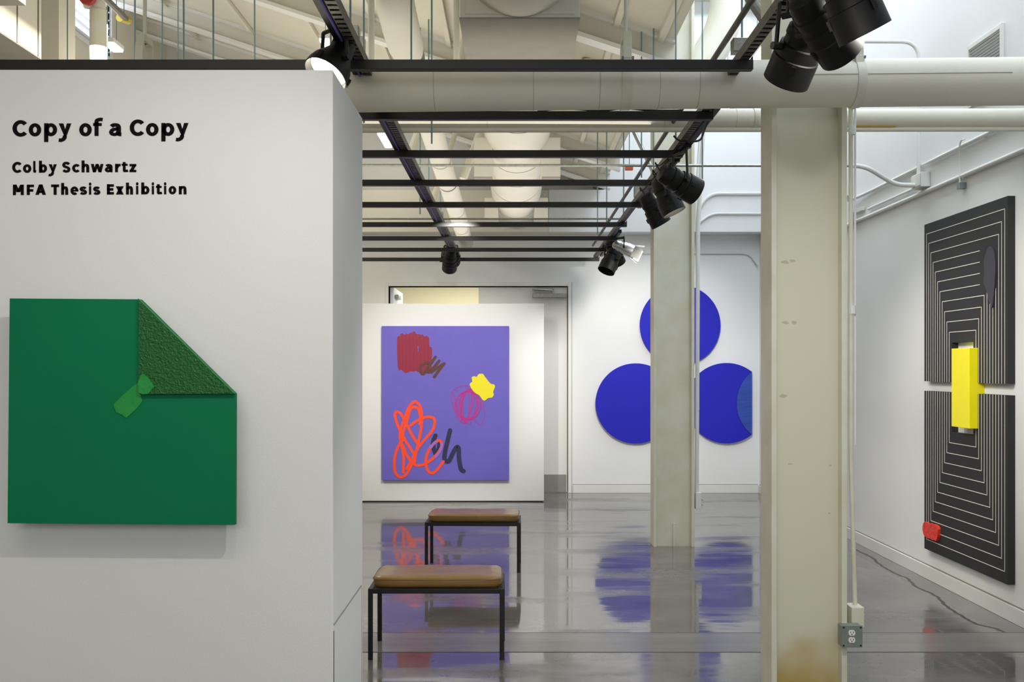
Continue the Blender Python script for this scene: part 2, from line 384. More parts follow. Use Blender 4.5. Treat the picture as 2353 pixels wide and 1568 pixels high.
# conduit and outlets on the near column
dC = 4.86
cd = empty('column_conduit', 'white conduit strapped to the right flange of the near column', 'conduit', P(1958,600,dC))
xa = P(1957,0,dC).x
part(MB().tube(bend([(xa-.004,dC,5.9),(xa-.004,dC,P(0,1050,dC).z),(xa+.016,dC,P(0,1390,dC).z),(xa+.016,dC,P(0,1396,dC).z)],.1), .011, 12), 'pipe', creamp, cd, smooth=True)
xb = P(1968,0,dC).x
part(MB().tube([(xb,dC+.02,P(0,60,dC).z),(xb,dC+.02,P(0,1022,dC).z)], .0055, 8), 'wire_mould', trimw, cd, smooth=True)
for py in (712, 300, 240): 
    q = P(1958,py,dC); part(MB().tube([(q.x,dC,q.z-.02),(q.x,dC,q.z+.02)], .017, 10), 'coupling', trimw, cd, smooth=True)
def duplex(root, px, py, d, s):
    q = P(px,py,d)
    k = 20
    for sg in (-1,1):
        cz = q.z+sg*.0165*s
        pts = []
        for j in range(k):
            a = 2*PI*j/k; pts.append((q.x+.0155*s*math.cos(a), cz+max(-.0125*s,min(.0125*s,.0165*s*math.sin(a)))))
        rc = part(MB().prism(pts, d, d-.004, lambda u,v,w_: (u,w_,v)), 'receptacle', recep, root)
        m2 = MB()
        for dx,w_ in ((-.006,.0012),(.006,.0012)): m2.box(q.x+dx*s-w_, q.x+dx*s+w_, d-.0046, d-.004, cz-.001, cz+.007*s)
        kk = 8; m2.prism([(q.x+.0028*math.cos(2*PI*j/kk), cz-.006*s+.0028*math.sin(2*PI*j/kk)) for j in range(kk)], d-.004, d-.0046, lambda u,v,w_: (u,w_,v))
        part(m2, 'socket_slots', darkslot, rc)
ou = empty('outlet_box', 'grey steel double outlet box at the foot of the near column', 'outlet box', P(1957,1463,4.78))
dO = 4.74; a = P(1934,1488,dO); b_ = P(1981,1439,dO)
part(MB().box(a.x,b_.x,dO,dO+.06,a.z,b_.z), 'box', boxg, ou, bevel=.003)
part(MB().box(a.x-.001,b_.x+.001,dO-.004,dO-.0005,a.z-.001,b_.z+.003), 'cover_plate', boxg, ou, bevel=.002)
duplex(ou, 1957, 1463, dO-.0045, 1.0)
for sx in (a.x+.008, b_.x-.008):
    for sz in (a.z+.009, b_.z-.007): part(MB().tube([(sx,dO-.006,sz),(sx,dO-.004,sz)],.0045,8), 'screw', darkslot, ou)
ob = empty('outlet_box', 'white side-facing outlet box just above the grey outlet box', 'outlet box', P(1963,1414,4.85))
a = P(1949,1438,4.85); b_ = P(1978,1391,4.85)
part(MB().box(a.x,b_.x,4.80,4.90,a.z+.001,b_.z), 'box', creamp, ob, bevel=.003)
for zz in (a.z+.03, a.z+.065):
    part(MB().prism([(b_.x,zz-.012),(b_.x+.014,zz),(b_.x,zz+.012)],4.83,4.87,lambda u,v,w_:(u,w_,v)), 'flap_cover', galv, ob)
# conduit of the far column
d2c = 8.9
cd2 = empty('column_conduit', 'thin white conduit on the right side of the column before the blue canvases', 'conduit', P(1602,700,d2c))
part(MB().tube([P(1616,300,d2c),P(1604,520,d2c),P(1601,1135,d2c)], .018, 10), 'pipe', trimw, cd2, smooth=True)
part(MB().tube([P(1608,300,d2c),P(1598,470,d2c),P(1597,520,d2c)], .008, 8), 'wire_mould', trimw, cd2, smooth=True)
a = P(1597,1170,d2c); b_ = P(1611,1132,d2c)
part(MB().box(a.x,b_.x,d2c-.03,d2c+.05,a.z,b_.z), 'outlet_housing', trimw, cd2, bevel=.003)
part(MB().prism([(b_.x,a.z+.02),(b_.x+.012,a.z+.033),(b_.x,a.z+.046)],d2c-.01,d2c+.01,lambda u,v,w_:(u,w_,v)).prism([(b_.x,a.z+.065),(b_.x+.012,a.z+.078),(b_.x,a.z+.091)],d2c-.01,d2c+.01,lambda u,v,w_:(u,w_,v)), 'flap_cover', dgalv, cd2)
part(MB().box(P(1602,0,d2c).x,P(1606,0,d2c).x,d2c-.02,d2c+.0,P(0,942,d2c).z,P(0,770,d2c).z), 'raceway', trimw, cd2)

# ------------------------------------------------------------------ near wall: lettering
LET = [
 ('black vinyl exhibition title, the largest line of lettering on the near wall', 0.045, [
  ('C',142,306,178,365),('o',325,466,213,362),('p',498,645,213,425),('y',660,805,215,425),('o',893,1035,212,361),('f',1050,1162,150,357),
  ('a',1230,1370,212,360),('C',1462,1625,170,358),('o',1645,1787,210,358),('p',1818,1965,210,418),('y',1980,2125,210,418)]),
 ('black vinyl lettering of the artist line below the title', 0.045, [
  ('C',138,245,648,773),('o',260,355,675,773),('l',375,410,638,771),('b',440,532,635,771),('y',547,642,675,812),('S',702,795,647,770),('c',813,900,672,768),
  ('h',920,1007,632,767),('w',1025,1167,672,766),('a',1182,1270,672,767),('r',1297,1362,670,765),('t',1372,1447,650,765),('z',1460,1537,672,765)]),
 ('black vinyl lettering, the lowest line above the green canvas', 0.045, [
  ('M',147,270,905,1023),('F',303,385,905,1022),('A',400,520,903,1020),('T',577,668,903,1020),('h',690,770,885,1020),('e',795,885,925,1022),('s',898,982,925,1020),
  ('i',1002,1031,880,1018),('s',1050,1132,925,1020),('E',1205,1285,900,1017),('x',1305,1395,923,1017),('h',1420,1500,882,1017),('i',1532,1561,877,1015),
  ('b',1592,1685,880,1015),('i',1709,1738,877,1015),('t',1757,1830,900,1015),('i',1847,1876,877,1015),('o',1900,1987,920,1015),('n',2015,2102,920,1015)])]
def glyph(ch, W_, H_, s_, X_):
    """one bold grotesque letter drawn in a W_ x H_ box (y down), stems s_ wide, x-height X_"""
    h_ = s_*.84; mb = []; 
    def poly(p): mb.append(list(p))
    def rect(x0,y0,x1,y1): poly([(x0,y0),(x1,y0),(x1,y1),(x0,y1)])
    def bar(x0,y0,x1,y1,w): poly([(x0-w/2,y0),(x0+w/2,y0),(x1+w/2,y1),(x1-w/2,y1)])
    def arc(cx,cy,rx,ry,a0,a1,n=32):
        for k in range(n):
            a, b = math.radians(a0+(a1-a0)*k/n), math.radians(a0+(a1-a0)*(k+1)/n)
            o, i = (rx+s_/2, ry+h_/2), (rx-s_/2, ry-h_/2)
            poly([(cx+o[0]*math.cos(a),cy-o[1]*math.sin(a)),(cx+o[0]*math.cos(b),cy-o[1]*math.sin(b)),(cx+i[0]*math.cos(b),cy-i[1]*math.sin(b)),(cx+i[0]*math.cos(a),cy-i[1]*math.sin(a))])
    def curve(pts, sw=1.0):
        p = [(q[0],q[1]) for q in cr([(a,b,0) for a,b in pts],8)]; L = []
        for i in range(len(p)):
            a, b = p[max(i-1,0)], p[min(i+1,len(p)-1)]; dx, dy = b[0]-a[0], b[1]-a[1]; l = math.hypot(dx,dy) or 1
            L.append((-dy/l*s_/2*sw, dx/l*h_/2*sw))
        for i in range(len(p)-1):
            poly([(p[i][0]+L[i][0],p[i][1]+L[i][1]),(p[i+1][0]+L[i+1][0],p[i+1][1]+L[i+1][1]),(p[i+1][0]-L[i+1][0],p[i+1][1]-L[i+1][1]),(p[i][0]-L[i][0],p[i][1]-L[i][1])])
    ins = lambda L: [(s_/2+(W_-s_)*u, h_/2+(H_-h_)*v) for u,v in L]
    T = H_-X_
    if ch in 'Cc': arc(W_*.56, H_/2, W_*.56-s_/2, H_/2-h_/2, 40, 320)
    elif ch == 'o': arc(W_/2, H_/2, W_/2-s_/2, H_/2-h_/2, 0, 360)
    elif ch == 'e': arc(W_/2, H_/2, W_/2-s_/2, H_/2-h_/2, 0, 315); rect(s_*.6, H_*.5-h_*.32, W_-.02*s_, H_*.5+h_*.32)
    elif ch in 'sS': curve(ins([(1.0,.16),(.80,.04),(.5,0),(.14,.06),(.0,.24),(.14,.40),(.5,.49),(.88,.60),(1,.77),(.86,.95),(.5,1),(.2,.97),(-.06,.84)]), .96)
    elif ch == 'a': curve(ins([(.02,.17),(.22,.03),(.45,0),(.72,.06),(.82,.3),(.82,.84),(.90,.98),(1.12,1.0)])); curve(ins([(.80,.40),(.5,.44),(.16,.52),(0,.74),(.1,.94),(.36,1.0),(.62,.93),(.80,.74)]), .9)
    elif ch in 'hn': rect(0,0,s_,H_); curve([(s_*.5,T+X_*.42),(W_*.36,T+h_*.62),(W_*.62,T+h_*.5),(W_-s_*.62,T+X_*.22),(W_-s_/2,T+X_*.45)]); rect(W_-s_,T+X_*.40,W_,H_)
    elif ch == 'i': rect(0,T,s_,H_); poly([(s_/2+s_*.56*math.cos(2*PI*k/20), s_*.56+s_*.56*math.sin(2*PI*k/20)) for k in range(20)])
    elif ch == 'l': rect(0,0,s_,H_*.86); curve([(s_/2,H_*.80),(s_*.56,H_*.90),(s_*.85,H_-h_*.55),(s_*1.25,H_-h_*.48)])
    elif ch == 'b': rect(0,0,s_,H_); arc((s_*.15+W_)/2, H_-X_/2, (W_-s_*.15)/2-s_/2, X_/2-h_/2, 0, 360)
    elif ch == 'p': rect(0,0,s_,H_); arc((s_*.15+W_)/2, X_/2, (W_-s_*.15)/2-s_/2, X_/2-h_/2, 0, 360)
    elif ch == 'y': poly([(0,0),(s_*1.12,0),(W_*.60,X_*.72),(W_*.47,X_*1.04)]); poly([(W_-s_*1.08,0),(W_,0),(W_*.60,X_*1.05),(W_*.36,X_*1.0)]); curve([(W_*.50,X_*.96),(W_*.44,X_*1.14),(W_*.34,H_-h_*.72),(W_*.18,H_-h_*.5),(0,H_-h_*.55)])
    elif ch == 'f': rect(W_*.36-s_/2,H_*.26,W_*.36+s_/2,H_); curve([(W_*.36,H_*.30),(W_*.39,H_*.16),(W_*.60,h_*.55),(W_*.82,h_*.48),(W_,h_*.55)]); rect(0,T,W_*.90,T+h_*.85)
    elif ch == 't': rect(W_*.40-s_/2,0,W_*.40+s_/2,H_*.78); curve([(W_*.40,H_*.74),(W_*.43,H_*.88),(W_*.60,H_-h_*.5),(W_*.80,H_-h_*.48),(W_,H_-h_*.6)]); rect(0,T,W_*.95,T+h_*.85)
    elif ch == 'r': rect(0,0,s_,H_); curve([(s_*.6,H_*.46),(W_*.50,h_*.85),(W_*.72,h_*.52),(W_,h_*.55)])
    elif ch == 'w':
        for a,b,c,d in ((s_*.5,0,W_*.28,H_),(W_*.28,H_,W_*.5,0),(W_*.5,0,W_*.72,H_),(W_*.72,H_,W_-s_*.5,0)): bar(a,b,c,d,s_*.98)
    elif ch == 'z': rect(0,0,W_,h_*.95); rect(0,H_-h_*.95,W_,H_); bar(W_-s_*.62,h_*.5,s_*.62,H_-h_*.5,s_*1.2)
    elif ch == 'M': rect(0,0,s_,H_); rect(W_-s_,0,W_,H_); bar(s_*.6,0,W_/2,H_*.72,s_*1.15); bar(W_-s_*.6,0,W_/2,H_*.72,s_*1.15)
    elif ch == 'F': rect(0,0,s_,H_); rect(0,0,W_,h_); rect(0,H_*.43,W_*.9,H_*.43+h_)
    elif ch == 'E': rect(0,0,s_,H_); rect(0,0,W_,h_); rect(0,H_*.5-h_/2,W_*.92,H_*.5+h_/2); rect(0,H_-h_,W_,H_)
    elif ch == 'T': rect(0,0,W_,h_); rect(W_/2-s_/2,0,W_/2+s_/2,H_)
    elif ch == 'A': bar(s_*.58,H_,W_/2,0,s_*1.16); bar(W_-s_*.58,H_,W_/2,0,s_*1.16); rect(W_*.25,H_*.60,W_*.75,H_*.60+h_*.85)
    elif ch == 'x': bar(s_*.62,0,W_-s_*.62,H_,s_*1.24); bar(W_-s_*.62,0,s_*.62,H_,s_*1.24)
    xs = [p[0] for q in mb for p in q]; ys_ = [p[1] for q in mb for p in q]
    x0, x1, y0, y1 = min(xs), max(xs), min(ys_), max(ys_)
    return [[((x-x0)*W_/(x1-x0), (y-y0)*H_/(y1-y0)) for x,y in q] for q in mb]
S = 2353/480.0
for li,(lab, off, chars) in enumerate(LET):
    r = empty('wall_lettering', lab, 'lettering', P(chars[0][1]/S, 240+chars[0][4]/S, d_n))
    for ch,x0,x1,y0,y1 in chars:
        mb = MB(); st = 48 if li == 0 else 34
        if ch in 'CSMFATE': st *= 1.03
        for q in glyph(ch, x1-x0, y1-y0, st, 147 if li == 0 else 96):
            ar = sum(q[i][0]*q[(i+1)%len(q)][1]-q[(i+1)%len(q)][0]*q[i][1] for i in range(len(q)))
            if ar < 0: q = q[::-1]
            mb.add([(lambda w_: (w_.x, d_n-.0012, w_.z))(P((x0+u)/S, 240+(y0+v)/S, d_n)) for u,v in q], [tuple(range(len(q)))])
        part(mb, 'letter', vinyl, r)

# ------------------------------------------------------------------ green canvas with folded corner
dG = 3.65
def g3(px, py, dd): q = P(px, py, dG); return (q.x, dd, q.z)
gr = empty('green_canvas', 'green shaped canvas with one corner folded over, on the near wall', 'painting', P(280,1205,3.7))
body = [(22,686),(322,688),(541,905),(540,1207),(17,1203)]
part(MB().prism(body, dG, dG+.022, lambda u,v,w_: g3(u,v,w_)), 'panel', greenm, gr, bevel=.001)
part(MB().prism([(60,730),(310,730),(500,930),(500,1170),(60,1170)], dG+.023, d_n-.001, lambda u,v,w_: g3(u,v,w_)), 'stretcher', linem, gr)
flap = MB().prism([(322,688),(541,904),(541,905),(331,906),(322,900)], dG-.001, dG-.016, lambda u,v,w_: g3(u,v,w_))
part(flap, 'folded_corner', greend, gr, bevel=.001)
rim = MB().ribbon([(322,688),(541,904)], 1.6, lambda u,v,h: g3(u,v,dG-.016-h), .002)
part(rim, 'fold_edge', tapem, gr)
tp = [(810,485),(845,512),(880,560),(862,578),(845,600),(800,600),(790,606),(803,645),(770,685),(740,712),(712,737),(690,720),(655,705),(640,665),(645,655),(690,610),(750,560),(788,528)]
tp = [(x/2.45, 660+y/2.45) for x,y in tp]
tp1 = [p for p in tp if p[0] > 321.5]; 
part(MB().prism([(322,875),(331,858),(345,869),(359,889),(352,896),(345,905),(331,906),(322,902)], dG-.0165, dG-.018, lambda u,v,w_: g3(u,v,w_)), 'tape_strip', tapem, gr)
part(MB().prism([(322,877),(306,888),(282,909),(264,927),(261,932),(268,948),(282,954),(291,961),(302,951),(314,940),(328,923),(324,908),(322,905)], dG-.0005, dG-.003, lambda u,v,w_: g3(u,v,w_)), 'tape_strip', tapem, gr)

# ------------------------------------------------------------------ middle partition + violet painting
dM = 11.84
mp_ = MB().box(P(770,0,dM).x, P(1250,0,dM).x, dM, dM+.16, .012, P(0,698,dM).z).build('free_standing_wall', wallw, bevel=.004)
tag(mp_, 'low white free-standing display wall behind the two benches', 'display wall')
MB().box(P(775,0,dM).x, P(1246,0,dM).x, dM+.01, dM+.15, 0, .012).build('plinth', darkslot, mp_)
dV = 11.78
vp = empty('violet_painting', 'violet painting with coloured scribbles on the low display wall', 'painting', P(1022,1104,dV))
a = P(877,1104,dV); b_ = P(1169,749.5,dV)
part(MB().box(a.x,b_.x,dV,dM,a.z,b_.z), 'canvas', purp, vp, bevel=.003)
def v3(u,v,h):
    q = P(820+u/3.0157, 640+v/3.0157, dV); return (q.x, dV-.0008-h, q.z)
def scrib(name, m, strokes, w, label, h0=0, nn=6):
    mb = MB()
    for i,s_ in enumerate(strokes):
        pts = [(p[0],p[1]) for p in cr([(a,b,0) for a,b in s_], nn)]
        mb.ribbon(pts, w, v3, .0006, h0+i*.00012)
    o = part(mb, name, m, vp); o['label'] = label; return o
zig = [(290,408),(300,632)]; tops = [385,388,382,400,375,385,395,402,405,480]; x = 300
for i,t in enumerate([388,400,382,378,392,388,395,402]):
    zig += [(312+i*24, t), (322+i*24, 638+(i%3)*7)]
zig += [(508,480),(500,655)]
maroon = mat('maroon_paint', '#8e2440', 0.7)
mo = [(279,420),(282,404),(298,400),(304,384),(318,380),(330,392),(344,382),(358,388),(372,378),(388,376),(392,366),(404,370),(408,384),(424,388),(434,386),(446,392),(456,386),(466,404),(476,398),(490,400),(500,410),(502,440),(504,476),(518,478),(522,500),(518,560),(518,620),(514,655),(500,664),(486,655),(470,650),(452,652),(436,645),(424,650),(408,640),(392,648),(372,642),(352,654),(334,656),(318,640),(306,632),(294,638),(284,620),(281,560),(278,500)]
o = part(MB().prism(mo, -.0008, .0012, v3), 'paint_patch', maroon, vp); o['label'] = 'maroon block scribble'
part(MB().prism([(420,470),(426,466),(428,500),(424,515)], .0012, .0016, v3), 'bare_gap', purp, vp)
for k in range(9):
    xx = 290+k*25; part(MB().ribbon([(xx,400+(k%3)*8),(xx+4,520),(xx+2,640-(k%2)*8)], 3, v3, .0004, .0012), 'brush_line', mat('dark_maroon_paint','#7d1f3a',0.7), vp)
scrib('scribble', mat('brown_paint','#5a3630',0.7), [[(500,585),(452,600),(438,635),(460,664),(500,610),(545,545)],[(545,545),(500,610),(478,650),(520,630),(570,572)],[(570,572),(530,625),(512,652),(560,620),(606,590)],[(606,590),(575,630),(536,684)]], 20, 'brown zigzag scribble', .001)
yb = cr([(a,b,0) for a,b in [(795,690),(810,678),(830,682),(845,664),(872,662),(890,685),(925,728),(950,735),(957,752),(944,788),(950,802),(938,826),(910,830),(885,848),(868,838),(850,812),(815,790),(785,748),(784,728),(800,715)]], 3, True)
o = part(MB().prism([(p[0],p[1]) for p in yb], .0012, .003, v3), 'paint_patch', mat('lemon_paint','#ecdf10',0.6), vp); o['label'] = 'yellow lobed patch'
loops = []
for k in range(11):
    cx_, cy_ = 770+random.uniform(-12,12), 880+random.uniform(-6,6); rx = 22+k*7; ry = 118-k*2+random.uniform(-8,8); rot = random.uniform(-.12,.2)
    pts = []
    for j in range(17):
        t = 2*PI*j/16+.4; u, v = rx*math.cos(t), ry*math.sin(t)
        pts.append((cx_+u*math.cos(rot)-v*math.sin(rot), cy_+u*math.sin(rot)+v*math.cos(rot)))
    loops.append(pts)
loops += [[(830,800),(780,750),(730,745),(680,765),(655,800),(660,860),(690,950),(735,1005),(770,990)],[(700,780),(665,775),(680,840),(720,960),(775,1010),(800,980)],[(865,840),(885,930),(870,1000),(845,1010),(815,975)]]
scrib('scribble', mat('magenta_paint','#c01f86',0.7), loops, 3.2, 'thin magenta oval scribble', .0005, 4)
scrib('scribble', mat('navy_paint','#2a2a52',0.7), [[(545,1090),(528,1140),(538,1195),(552,1222),(568,1185),(572,1150)]], 31, 'navy dab left of the script stroke', .0008)
scrib('scribble', mat('navy_paint','#2a2a52',0.7), [[(646,1054),(628,1130),(612,1200),(608,1255),(636,1268),(664,1215),(690,1172),(706,1182),(708,1250),(722,1322),(740,1336)]], 31, 'navy script-like strokes', .0008)
scrib('scribble', mat('orange_paint','#ff4a1c',0.6), [
 [(275,924),(264,945),(285,1020),(335,1120),(372,1180),(398,1220)],
 [(275,924),(305,940),(345,1010),(385,1090),(425,1150)],
 [(402,892),(372,905),(352,970),(318,1080),(310,1130)],
 [(405,852),(366,885),(335,960),(300,1070),(312,1160),(325,1240),(322,1345)],
 [(405,852),(438,885),(452,960),(442,1060),(422,1160),(404,1240),(398,1290)],
 [(395,890),(425,905),(440,955),(436,1010)],
 [(372,1020),(420,985),(480,962),(530,968),(540,1005),(520,1060),(460,1130),(418,1185),(380,1260),(345,1320)],
 [(322,1120),(285,1170),(262,1250),(266,1340),(302,1378),(345,1355),(385,1280),(402,1230)],
 [(320,1160),(350,1230),(400,1290),(455,1292),(520,1255),(562,1210),(588,1160),(575,1124),(545,1135),(500,1190),(478,1265),(492,1330),(522,1350),(560,1322),(600,1270)]], 19, 'orange looping scribble', .002)
scrib('scribble', mat('lilac_paint','#a06cc8',0.7), [[(514,1172),(532,1145),(552,1131)]], 18, 'short lilac stroke', .0045)
scrib('scribble', mat('lilac_paint','#a06cc8',0.7), [[(588,1148),(582,1185),(560,1222),(545,1238)]], 18, 'curved lilac stroke', .0045)

# ------------------------------------------------------------------ blue round canvases on the far wall
dB = 12.655
def b3(u,v,w_): q = P(u,v,dB); return (q.x, w_, q.z)
BC = [((1563.2,747.7),92.5,None,'uppermost of the three blue round canvases, partly behind the white column'),
      ((1461.3,927.6),92.3,None,'whole blue round canvas at the lower left of the three'),
      ((1670,927),92.5,1727.7,'lower right blue round canvas with its right side cut straight and folded back')]
for (cx_,cy_),r_,cut,lab in BC:
    rt = empty('round_canvas', lab, 'painting', P(cx_,cy_,dB), 'three blue round canvases on the far wall')
    n = 96; pts = [(cx_+r_*math.cos(2*PI*k/n), cy_+r_*math.sin(2*PI*k/n)) for k in range(n)]
    if cut: pts = [(min(p[0],cut),p[1]) for p in pts if p[0] <= cut] ; a_ = math.acos((cut-cx_)/r_); pts.append((cut, cy_-r_*math.sin(a_))) ; pts.append((cut, cy_+r_*math.sin(a_)))
    if cut: pts.sort(key=lambda p: math.atan2(p[1]-cy_, p[0]-cx_))
    part(MB().prism(pts, dB, YF, b3), 'canvas', bluem, rt)
    if cut:
        h = r_*math.sin(a_); c2 = 2*cut-cx_
        lens = [(c2-r_*math.cos(t), cy_+r_*math.sin(t)) for t in [a_*(-1+2*k/24) for k in range(25)]]
        lens = [(p[0]+0, p[1]) for p in lens if p[0] <= cut+.01]
        part(MB().prism(lens, dB-.001, dB-.006, b3), 'folded_segment', bluel, rt)

# ------------------------------------------------------------------ pinstripe canvases on the right wall
XF = 3.005
def r3(y, z, h): return (XF-h, y, z)
yn, yf_ = 6.225, 7.49; nY0, nY1 = 6.692, 7.022
def pin(lab, z0, z1, nz, up):
    r = empty('pinstripe_canvas', lab, 'painting', (XF, (yn+yf_)/2, z0))
    if up: prof = [(yn,z1),(yf_,z1),(yf_,z0),(nY1,z0),(nY1,nz),(nY0,nz),(nY0,z0),(yn,z0)]
    else: prof = [(yn,z0),(yf_,z0),(yf_,z1),(nY1,z1),(nY1,nz),(nY0,nz),(nY0,z1),(yn,z1)]
    part(MB().prism(prof, 0, -(XR-XF), r3), 'canvas', charc, r)
    s = abs((z1 if up else z0)-nz)/12; sy = (yf_-nY1)/12; lw = .0042
    for k in range(1, 12):
        y0, y1 = yn+sy*k, yf_-sy*k; zt = (z1-s*k) if up else (z0+s*k); zb = z0 if up else z1
        mb = MB()
        if up and 4 <= k <= 7:      # lines interrupted by the raised grey patch
            ye = 6.60
            mb.box(XF-.0012, XF, ye, y1, zt-lw/2, zt+lw/2)
            mb.box(XF-.0012, XF, y0-lw/2, y0+lw/2, zb, {4:2.10,5:1.93,6:1.99,7:2.07}[k])
        else:
            mb.box(XF-.0012, XF, y0-lw/2, y1+lw/2, zt-lw/2, zt+lw/2).box(XF-.0012, XF, y0-lw/2, y0+lw/2, min(zb,zt), max(zb,zt))
        mb.box(XF-.0012, XF, y1-lw/2, y1+lw/2, min(zb,zt), max(zb,zt))
        part(mb, 'pinstripe', linem, r)
    return r
up = pin('upper dark canvas with nested white pinstripes on the right wall', 1.453, 2.597, 1.723, True)
lo = pin('lower dark canvas with nested white pinstripes and a red dab', .231, 1.383, 1.109, False)
def rw(px, py, X): d = X*F/(px-CX); return (d, H+(CY-py)*d/F)
gp = [(640,458),(668,466),(686,520),(692,600),(687,730),(668,915),(655,905),(640,870),(622,790),(602,735),(606,650),(604,560),(622,500)]
gp = [rw(2080+x/3.337, 430+y/3.337, XF-.01) for x,y in gp]
gp = [(p[0],p[1]) for p in cr([(a,b,0) for a,b in gp], 4, True)]
o = part(MB().prism(gp, -.0005, .011, r3), 'raised_patch', greyp, up); o['label'] = 'dark violet raised patch of paint'
rp = [(116,928),(124,917),(134,922),(146,930),(158,926),(166,932),(180,932),(194,940),(203,950),(207,966),(206,990),(204,1012),(198,1030),(192,1038),(184,1030),(172,1032),(158,1022),(144,1020),(130,1010),(120,1003),(115,985),(111,965),(112,945)]
rp = [rw(2080+x/2.703, 860+y/2.703, XF-.015) for x,y in rp]
o = part(MB().prism(rp, -.0005, .02, r3), 'raised_patch', redm, lo); o['label'] = 'red dab of thick paint'
yb_ = MB().box(2.95, XR, 6.627, 6.897, 1.157, 1.68).build('yellow_bar', yel, bevel=.002)
tag(yb_, 'yellow upright block bridging the gap between the two pinstripe canvases', 'painting')

# ------------------------------------------------------------------ benches
def bench(lab, x, y, rz):
    r = empty('bench', lab, 'bench', (0,0,0), 'leather topped benches')
    w_, dp, t, hh = .722, .40, .024, .378
    for sx in (0, w_-t):
        for sy in (0, dp-t): MB().box(sx, sx+t, sy, sy+t, 0, hh).build('leg', blackm, r, bevel=.002)
    MB().box(t, w_-t, 0, t, hh-.026, hh).box(t, w_-t, dp-t, dp, hh-.026, hh).box(0, t, t, dp-t, hh-.026, hh).box(w_-t, w_, t, dp-t, hh-.026, hh).build('frame', blackm, r, bevel=.002)
    MB().box(t+.001, w_-t-.001, t+.001, dp-t-.001, hh-.008, hh+.002).build('support_board', mat('dark_board','#2a1c12',0.8), r)
    # soft cushion: rounded box, puffed
    nx, ny, nz = 28, 16, 5; x0,x1,y0,y1,z0,z1 = .018, w_-.010, .012, dp-.012, hh+.002, hh+.062
    bm = bmesh.new(); bmesh.ops.create_cube(bm, size=1)
    bmesh.ops.subdivide_edges(bm, edges=bm.edges[:], cuts=11, use_grid_fill=True)
    for v in bm.verts:
        u,v_,q = v.co.x*2, v.co.y*2, v.co.z*2
        e = 8.0
        n = (abs(u)**e+abs(v_)**e)**(1/e) or 1
        m_ = max(abs(u),abs(v_)) or 1; u,v_ = u*m_/n*1.0, v_*m_/n*1.0
        edge = max(abs(u),abs(v_))
        pull = 1-.035*(abs(q)**3)*(edge**8)
        z = z0+(z1-z0)*(q*.5+.5) - (0.010*edge**6 if q > 0 else 0)*q + .0016*math.sin(u*9+v_*4)*(1 if q>0 else 0)
        v.co = Vector(((x0+x1)/2+(x1-x0)/2*u*pull, (y0+y1)/2+(y1-y0)/2*v_*(1-.06*(abs(q)**3)*(edge**8)), z))
    me = bpy.data.meshes.new('cushion'); bm.to_mesh(me); bm.free(); me.materials.append(leather); me.shade_smooth()
    cu = bpy.data.objects.new('cushion', me); COL.objects.link(cu); cu.parent = r
    zz = z0+.042; pts = []
    for k in range(64):
        a = 2*PI*k/64; u, v_ = math.cos(a), math.sin(a); e = 10
        n = (abs(u)**e+abs(v_)**e)**(1/e); u,v_ = u/n, v_/n
        pts.append(((x0+x1)/2+(x1-x0)/2*u*1.001, (y0+y1)/2+(y1-y0)/2*v_*1.001, zz+.001*math.sin(a*5)))
    MB().tube(pts+[pts[0]], .0022, 6, False).build('piping', mat('dark_piping','#7c5a2c',0.5), cu, smooth=True)
    r.location = (x, y, 0); r.rotation_euler.z = rz; return r
bench('nearer bench with tan leather cushion on thin black legs', -.772, 5.43, 0)
bench('farther bench with tan leather cushion, between the near bench and the display wall', -.673, 7.76, math.radians(-1.5))

# ------------------------------------------------------------------ pipes and ducts
JL = jacket
dA = 4.62; rA = .106
pa, pb = P(833,203,dA), P(2353,187,dA); dirA = (pb-pa)/(pb.x-pa.x)
def onA(x): return pa+dirA*(x-pa.x)
dA_o = empty('wrapped_pipe', 'largest white wrapped pipe crossing the whole view below the ceiling', 'pipe', onA(0))
part(MB().tube([onA(XL+.01), onA(-2), onA(0), onA(1), onA(2), onA(XR-.001)], rA, 40), 'pipe_run', JL, dA_o, smooth=True)
for px,w_ in ((1436,11),(1965,10),(330,11)):
    x = (px-CX)*dA/F; hw = w_*dA/F
    part(MB().tube([onA(x-hw), onA(x+hw)], rA+.004, 40), 'strap', creamp, dA_o, smooth=True)
for px in (1225,1375,1510,1600,1000):
    x = (px-CX)*dA/F; part(MB().tube([onA(x-.0015), onA(x+.0015)], rA+.0008, 40), 'seam', mat('jacket_seam','#b9b5a4',0.7), dA_o, smooth=True)
part(MB().tube([onA(1.15)+Vector((0,-rA-.0005,.012)), onA(2.2)+Vector((0,-rA-.0005,.012))], .0016, 6), 'seam', mat('jacket_seam','#b9b5a4',0.7), dA_o)
